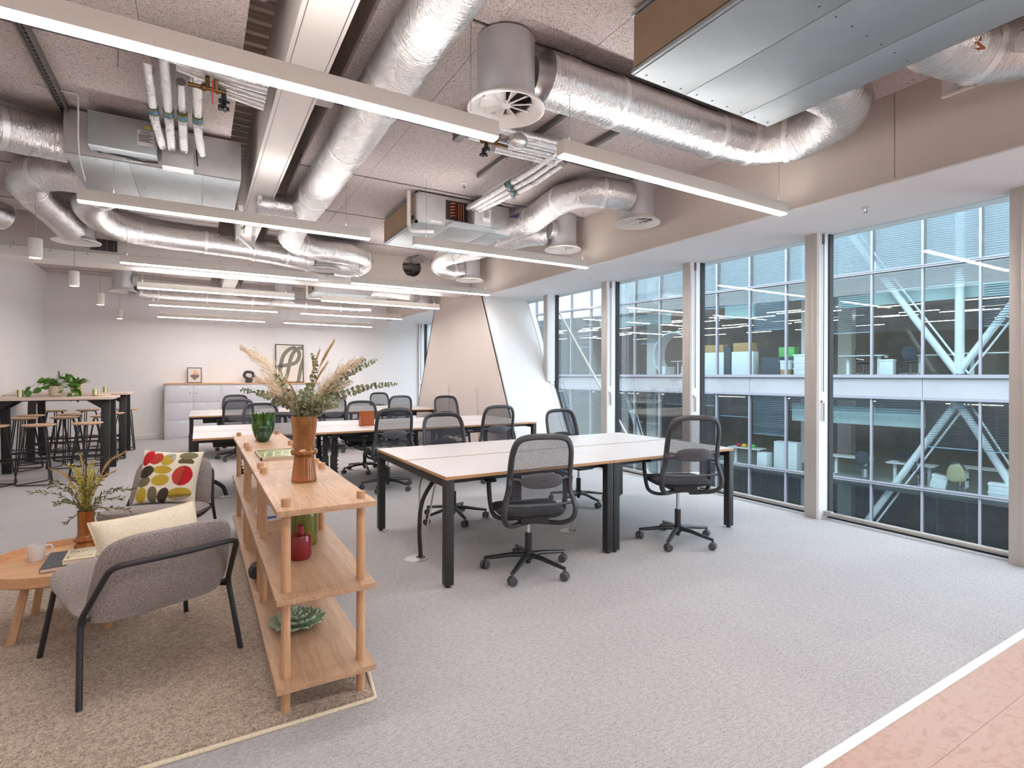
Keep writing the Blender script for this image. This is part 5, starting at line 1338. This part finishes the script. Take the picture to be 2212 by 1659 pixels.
for k in range(44):
    a = rnd.uniform(0, 2 * PI); rr = rnd.uniform(.02, .22) ; zz = .20 + rnd.uniform(-.08, .12) - rr * .25
    p = Vector((rr * math.cos(a), rr * math.sin(a), zz)); vs_.tube(smooth_path([(0, 0, .12), p * .5 + Vector((0, 0, .13)), p], 3), .0018, 5)
    bigleaf(o, p, (math.cos(a), math.sin(a), rnd.uniform(-.5, .5)), rnd.uniform(.08, .12), rnd.uniform(.075, .105))
for (x, y, z) in ((.24, -.05, .10), (.22, -.08, .03), (.16, -.12, .05), (-.28, .0, .14), (-.26, -.06, .08), (-.33, .02, .08), (.02, .0, .36), (.20, -.06, .16), (.12, -.05, .32)):
    p = Vector((x, y, z)); vs_.tube(smooth_path([(0, 0, .12), p * .6 + Vector((0, 0, .12)), p], 4), .002, 5); bigleaf(o, p, (x, y, -.5), .10, .08)
vs_.build('vine', M['leaf'], o)
o = empty('potted_fern', (-1.79, 11.7, HB), 0, 'strap leaved fern in a ribbed sand coloured pot on the far bar table', 'plant')
MB().lathe([(0, 0), (.065, .0), (.085, .02), (.08, .04), (.092, .06), (.086, .08), (.092, .10), (.086, .12), (.09, .14), (.08, .145), (.08, .13), (0, .12)], (0, 0, 0), 36).build('pot', M['pot2'], o)
for k in range(26):
    a = 2 * PI * k / 26 + rnd.uniform(-.1, .1); tl = rnd.uniform(.4, 1.5); L = rnd.uniform(.2, .30)
    bigleaf(o, (.02 * math.cos(a), .02 * math.sin(a), .13), (math.cos(a), math.sin(a), tl), L, .055, .25)
for (x, y, n) in ((-2.10, 9.75, 'left edge of the nearest bar table'), (-1.29, 9.85, 'right part of the nearest bar table'), (-1.40, 11.75, 'right part of the far bar table')):
    o = empty('striped_candle_jar', (x, y, HB), .4, 'cream and olive striped candle jar at the ' + n, 'candle', 'striped candle jars')
    MB().lathe([(0, 0), (.042, 0), (.042, .10), (.038, .10), (.038, .09), (0, .088)], (0, 0, 0), 32).build('jar', M['cand'], o)
    for k in range(5):
        a0 = 2 * PI * k / 5; pts = [(.0425 * math.cos(a0 + q * .1), .0425 * math.sin(a0 + q * .1)) for q in range(5)]
        m = MB(); m.add([(x_, y_, .001) for x_, y_ in pts] + [(x_, y_, .099) for x_, y_ in pts], [(q, q + 1, q + 6, q + 5) for q in range(4)]); m.build('stripe', M['candg'], o)
o = empty('small_wreath', (-1.2, 9.8, HB), 0, 'small dried leaf wreath lying at the right end of the nearest bar table', 'decoration')
MB().tube([(.09 * math.cos(t * .4), .09 * math.sin(t * .4), .012) for t in range(16)], .012, 6, closed=True).build('ring', M['pampas'], o)
# ------------------------------------------------------------------ building across the street
TH_ = math.radians(9.5)
ob = empty('office_building', (20.27, 11.29, 0), TH_, 'glazed office building across the street with pale mullions and a broad white band', 'building')
K0, K1, SPC = -10, 15, 1.455
def share(o, name, parent, loc, mat=None):
    c = bpy.data.objects.new(name, o.data); link(c, parent); c.location = loc; return c
ya, yb_ = K0 * SPC, K1 * SPC
v1 = MB().box(-.14, .04, -.032, .032, -6.3, .63).build('mullion', M['steelf'], ob); v2 = MB().box(-.14, .04, -.032, .032, 1.47, 8.6).build('mullion', M['steelf'], ob)
v1.location.y = ya; v2.location.y = ya
for k in range(K0 + 1, K1 + 1):
    share(v1, 'mullion', ob, (0, k * SPC, 0)); share(v2, 'mullion', ob, (0, k * SPC, 0))
for z in (5.05, -2.30): MB().box(-.16, .04, ya, yb_, z - .05, z + .05).build('transom', M['steelf'], ob); MB().box(-.19, -.16, ya, yb_, z + .015, z + .045).box(-.19, -.16, ya, yb_, z - .045, z - .015).build('transom_rib', M['steelf'], ob)
for k in range(K0, K1, 2):
    for (z0, z1) in ((.72, 1.36), (8.7, 9.5), (-7.2, -6.3)):
        MB().box(-.10, .0, k * SPC + .006, (k + 2) * SPC - .006, z0, z1).build('spandrel_panel', M['band'], ob)
for (z0, z1, d) in ((1.36, 1.47, -.20), (.63, .72, -.18), (8.6, 8.7, -.2)): MB().box(d, .02, ya, yb_, z0, z1).build('spandrel_ledge', M['steelf'], ob)
MB().box(.0, .3, ya, yb_, .55, 1.45).box(0, .3, ya, yb_, 8.5, 9.6).build('floor_edge', M['band'], ob)
rows = ((1.47, 5.0), (5.1, 8.6), (-2.25, .63), (-6.3, -2.35))
pm_ = [MB().box(-.055, -.045, .034, SPC - .034, a, b).build('window_pane', M['glass2'], ob) for a, b in rows]
for i, p in enumerate(pm_):
    p.location.y = ya
    for k in range(K0 + 1, K1): share(p, 'window_pane', ob, (0, k * SPC, 0))
def slats(z0, z1, pitch=.075, tilt=.5):
    m = MB(); z = z1
    while z > z0:
        m.add([(.10, .06, z), (.10, SPC - .06, z), (.10 +   .062 * math.cos(tilt), SPC - .06, z - .062 * math.sin(tilt)), (.10 + .062 * math.cos(tilt), .06, z - .062 * math.sin(tilt))], [(0, 1, 2, 3)]); z -= pitch
    m.box(.10, .13, .06, SPC - .06, z0 - .03, z0); m.cyl((.125, .35, z0), (.125, .35, z1), .003, 4).cyl((.125, 1.1, z0), (.125, 1.1, z1), .003, 4)
    return m
rs = random.Random(8); lib = {}
def blind(k, z0, z1, tilt=.5):
    key = (z0, z1, tilt)
    if key not in lib:
        lib[key] = slats(z0, z1, tilt=tilt).build('venetian_blind', M['blind'], ob, kind='stuff'); lib[key].location.y = k * SPC
    else: share(lib[key], 'venetian_blind', ob, (0, k * SPC, 0))['kind'] = 'stuff'
for k in range(K0, K1):
    blind(k, 5.15, 8.5, .95)
    if k == 1: blind(k, 3.3, 4.95, .9)
    elif k in (-4, -1, 5, 8): blind(k, 3.0, 4.95, .35)
    else: blind(k, 4.4, 4.95, .6)
    if k == 1: blind(k, -.95, .55, .9)
    elif k in (-4, -3, -7): blind(k, -.9, .55, .3)
    elif k in (2, 6, 9): blind(k, -.3, .55, .4)
    else: blind(k, .1, .55, .6)
    if rs.random() < .6: blind(k, -4.6, -2.5, .25)
# interior storeys
for n, (zf, zc_) in enumerate(((1.45, 5.0), (-2.42, .55), (-6.3, -2.6), (5.25, 8.55))):
    if n != 3: MB().box(.05, 12, ya, yb_, zf - .06, zf).build('storey_floor', M['fcar'], ob)
    MB().box(.3, 12, ya, yb_, zc_, zc_ + .1).build('storey_ceiling', M['fceil'], ob)
    MB().box(12, 12.1, ya, yb_, zf, zc_).build('storey_wall', M['fwall'], ob)
MB().box(.0, 12.1, ya - .1, ya, -7, 9.6).box(0, 12.1, yb_, yb_ + .1, -7, 9.6).build('end_wall', M['band'], ob)
MB().box(0, 12.1, ya, yb_, 9.5, 9.6).build('roof', M['band'], ob)
for (a, b, z0, z1, xx) in ((-7, 0, 4.0, 4.45, .9), (2, 3, 3.9, 4.5, .5), (5, 8, 4.0, 4.5, .9), (-2, 0, -.35, .30, .45), (0, 1, -.35, .35, .35), (-10, -8, 4.0, 4.5, .9)):
    MB().box(xx, xx + .08, a * SPC + .05, b * SPC - .05, z0, z1).build('pale_downstand', M['roller'], ob)
for x, y in ((3.2, 1.6), (3.2, 9.8), (3.2, -6.6), (7.5, 1.6), (7.5, -6.6)):
    MB().box(x, x + .6, y, y + .6, -6.3, 8.5).build('inner_column', M['fwhite'], ob)
l0 = None
for i in range(7):
    for j in range(12):
        y = ya + 1.2 + j * 2.9 + (i % 2) * 1.1; x = 1.8 + i * 1.5
        if l0 is None: l0 = MB().box(-.02, .02, 0, 1.5, 0, .022).build('strip_light', M['flamp'], ob); l0.location = (x, y, 4.35)
        else: share(l0, 'strip_light', ob, (x, y, 4.35 if i % 3 else 4.1))
        if i % 2 == 0: share(l0, 'strip_light', ob, (x, y, .45))
for (s0, z0, s1, z1) in ((-3.7, 1.5, .6, 8.6), (-3.7, 1.5, -8.0, 8.6), (-3.7, .6, -7.2, -6.2), (-3.7, .6, .2, -6.2), (10.2, .6, 12.8, 8.4), (9.8, .6, 7.2, -6.2)):
    MB().cyl((.55, s0, z0), (.55, s1, z1), .11, 12).cyl((.55, s0 - .28, z0), (.55, s1 - .28, z1), .03, 8).build('brace_reflection', M['fwhite'], ob)  # tubes standing in for reflections of this building's bracing in the far glass
MB().cyl((.55, -3.75, 1.5), (.55, -3.75, 8.5), .13, 12).build('round_column', M['fwhite'], ob)

def W2(x, y, z):
    c, s_ = math.cos(TH_), math.sin(TH_); return (20.27 + x * c - y * s_, 11.29 + x * s_ + y * c, z)
def far(name, label, cat, x, y, z, rz=0, group=None): return empty(name, W2(x, y, z), TH_ + rz, label, cat, group)
ZU, ZL = 1.452, -2.418
def fdesk(label, x, y, z, rz=0):
    o = far('white_desk', label, 'desk', x, y, z, rz, 'desks in the building opposite')
    MB().box(-.35, .35, -.7, .7, .70, .73).build('desk_top', M['fwhite'], o)
    for yy in (-.5, .5): MB().box(-.04, .04, yy - .05, yy + .05, 0.02, .70).box(-.3, .3, yy - .035, yy + .035, 0, .03).build('leg', M['fwhite'], o)
def fchair(label, x, y, z, rz=0, coat=False):
    o = far('office_chair', label, 'office chair', x, y, z, rz, 'chairs in the building opposite')
    MB().cyl((0, 0, .05), (0, 0, .42), .025, 8).build('column', M['chrome'], o)
    for k in range(5): MB().obox((0, 0, .08), (.3 * math.cos(k * 1.257), .3 * math.sin(k * 1.257), .05), .035, .03).ball((.3 * math.cos(k * 1.257), .3 * math.sin(k * 1.257), .027), .027, 8, 6).build('base_arm', M['chrome'], o)
    rbox(.46, .46, .08, (0, 0, .46)).build('seat', M['fdark'], o); rbox(.07, .44, .5, (.22, 0, .78), 5).build('backrest', M['fdark'], o)
    if coat: rbox(.14, .52, .6, (.24, 0, .68), 3, fn=lambda p: Vector((p.x, p.y * (1 - .25 * (p.z / .3)), p.z + .02 * math.sin(18 * p.y)))).build('draped_coat', M['coat'], o)
def fbox(name, label, cat, x, y, z, w, d, h, mat, lid=False, rz=0):
    o = far(name, label, cat, x, y, z, rz)
    MB().box(-w / 2, w / 2, -d / 2, d / 2, 0, h).build('body', M[mat], o, bev=.01)
    if lid: MB().box(-w / 2 - .015, w / 2 + .015, -d / 2 - .015, d / 2 + .015, h - .06, h + .01).build('lid', M[mat], o, bev=.005)
    return o
fdesk('white desk upstairs opposite, first from the nearest post', .9, -.9, ZU); fdesk('white desk upstairs opposite, beside the round column', 1.0, -4.5, ZU, .1); fdesk('white desk upstairs opposite behind the black chairs', 1.9, -2.9, ZU)
fchair('dark office chair upstairs opposite beside the white box', .9, -2.35, ZU, .4); fchair('dark office chair upstairs opposite at the first desk', 1.9, -.6, ZU, 2); fchair('dark office chair upstairs opposite under the reflected brace', .8, -5.6, ZU, 1)
fbox('storage_box', 'white storage box on the floor upstairs opposite', 'box', .6, -1.75, ZU, .35, .4, .55, 'fwhite', True)
fbox('white_cabinet', 'white cabinet upstairs opposite under the tan carton by the window post', 'cabinet', .7, 5.0, ZU, .5, 1.3, 1.0, 'fwhite'); fbox('carton', 'tan cardboard carton on the cabinet by the window post opposite', 'box', .7, 5.0, ZU + 1.0, .45, 1.25, .34, 'card')
fbox('white_cabinet', 'white cabinet upstairs opposite under the mustard carton', 'cabinet', .7, 3.5, ZU, .5, .95, 1.0, 'fwhite'); fbox('carton', 'mustard cardboard carton on the second cabinet opposite', 'box', .7, 3.5, ZU + 1.0, .45, .85, .38, 'card')
fbox('dark_locker', 'narrow charcoal cabinet upstairs opposite between the white cabinets', 'cabinet', .7, 4.22, ZU, .4, .36, 1.25, 'fdark')
fbox('dark_crate', 'square charcoal crate upstairs opposite', 'box', .6, 2.25, ZU, .5, .75, .72, 'fdark')
fbox('carton', 'small tan carton under the white archive box opposite', 'box', .5, 1.68, ZU, .35, .34, .22, 'card'); fbox('archive_box', 'white archive box on the small carton opposite', 'box', .5, 1.68, ZU + .22, .33, .36, .36, 'fwhite', True)
fbox('green_crate', 'bright green plastic crate upstairs opposite on the dark stand', 'box', 1.1, 1.85, ZU + .75, .45, .6, .38, 'fgreen', True); fbox('dark_stand', 'charcoal stand under the green crate opposite', 'box', 1.1, 1.85, ZU, .5, .6, .745, 'fdark')
for i in range(3): fbox('archive_box', 'white archive box upstairs opposite, %s of a stack of three' % ('bottom', 'middle', 'top')[i], 'box', .55, 1.15, ZU + i * .275, .34, .42, .26, 'fwhite', True)
fbox('carton', 'large tan carton upstairs opposite beside the archive box stack', 'box', .6, .62, ZU, .5, .5, .70, 'card')
o = far('round_booth', 'big white ring shaped seating booth upstairs in the building opposite', 'booth', 1.0, 7.25, ZU)
rp = [(0, 1.08 * math.cos(t), 1.02 + 1.08 * math.sin(t)) for t in [(-1.05 + k * (2 * PI - 1.05) / 40) for k in range(41)]]
rp = [(0, 1.08 * math.cos(t), 1.0 + 1.08 * math.sin(t)) for t in [-1.15 + k * (PI + 2.3) / 40 for k in range(41)]]
m = MB()
for p, q in zip(rp[:-1], rp[1:]): m.obox((.35, p[1], p[2]), (.35, q[1], q[2]), .9, .08, up=(0, (p[1] + q[1]) / 2, (p[2] + q[2]) / 2 - 1.0))
m.build('shell', M['fwhite'], o)
MB().box(0, .8, -.85, -.45, 0.05, .42).box(0, .8, .45, .85, .05, .42).build('bench', M['fwhite'], o); MB().box(.2, .6, -.28, .28, .66, .69).cyl((.4, 0, .02), (.4, 0, .66), .03, 8).build('table', M['fwhite'], o)
fdesk('white desk downstairs opposite with papers and screens', 1.3, -2.3, ZL); fdesk('white desk downstairs opposite behind the coat chair', 2.0, -4.2, ZL); fdesk('white desk downstairs opposite with bright toys', .9, 3.5, ZL); fdesk('white desk downstairs opposite seen by the steel post', .9, 7.6, ZL); fdesk('white desk downstairs opposite at the first window bay', 1.5, -.3, ZL)
fchair('dark chair with chrome base downstairs opposite in the first bay', .8, -.9, ZL, .3); fchair('chair with a beige coat draped over it downstairs opposite', .7, -3.75, ZL, 2.9, True); fchair('dark chair downstairs opposite at the paper strewn desk', .8, -2.6, ZL, 2.4)
fbox('storage_box', 'white box tipped on the floor downstairs opposite', 'box', .8, -3.15, ZL + .05, .35, .42, .45, 'fwhite', True).rotation_euler = (.2, 0, TH_)
fbox('archive_box', 'white archive box downstairs opposite by the green bin, lower one', 'box', .5, -4.75, ZL, .36, .5, .24, 'fwhite', True); fbox('archive_box', 'white archive box downstairs opposite by the green bin, upper one', 'box', .5, -4.75, ZL + .255, .36, .5, .24, 'fwhite', True)
fbox('green_bin', 'tall bright green wheeled bin downstairs opposite', 'bin', .6, -5.55, ZL, .5, .42, 1.1, 'fgreen', True)
fbox('white_cabinet', 'tall white cabinet downstairs opposite under the blind', 'cabinet', .8, 1.75, ZL, .5, .9, 1.15, 'fwhite')
fbox('grey_pedestal', 'pale grey pedestal downstairs opposite beside the toy desk', 'cabinet', .5, 2.55, ZL, .5, .4, .65, 'fwhite')
for i, (c, y) in enumerate((('yel', 3.6), ('red', 3.85), ('fgreen', 3.2), ('org', 3.4))):
    o = far('soft_toy', ('yellow', 'red', 'green', 'orange')[i] + ' bright object on the toy desk downstairs opposite', 'toy', .85, y, ZL + .73); rbox(.15, .2, .16, (0, 0, .08), 2.5, 16, 8).build('body', M[c], o)
for i, y in enumerate((-2.0, -2.55)):
    o = far('desk_screen', '%s dark screen on the paper strewn desk downstairs opposite' % ('left hand', 'right hand')[1 - i], 'monitor', 1.4, y, ZL + .73); MB().box(0, .03, -.24, .24, .12, .42).build('panel', M['black'], o); MB().box(0, .02, -.03, .03, 0, .13).box(-.08, .08, -.1, .1, 0, .01).build('stand', M['fdark'], o)

for nm, y0, y1, lb in (('added_far_end_block', 44, 56, 'unseen pale block added at the far street end to dim reflections'), ('added_near_end_block', -46, -34, 'unseen pale block added at the near street end to dim reflections')):  # unseen blocks added so the far glass mirrors grey instead of bright sky
    o = stag(bx(nm, M['band'], None, 2, 40, y0, y1, -12, 14), lb, 'building')
# street and the outer face of this building
stag(bx('street', M['street'], None, 5.7, 40, -30, 60, -12.2, -12), 'grey street far below between the two buildings', 'street')
ow = st('wall_outer', 'unseen pale outer wall of this building, shaped to steer reflections opposite', 'wall')
MB().box(5.62, 5.9, -34, 44, 3.95, 6.2).box(5.62, 5.9, -34, 44, -12, -.15).box(5.62, 5.9, 14.3, 44, -.15, 3.95).box(5.62, 5.9, -34, -3.8, -.15, 3.95).build('cladding', M['band'], ow)  # added for reflections: low top lets far upper panes mirror sky, length hides it
bx('slab_edge', M['band'], ow, 5.46, 5.62, YN, YB, -.15, -.002)
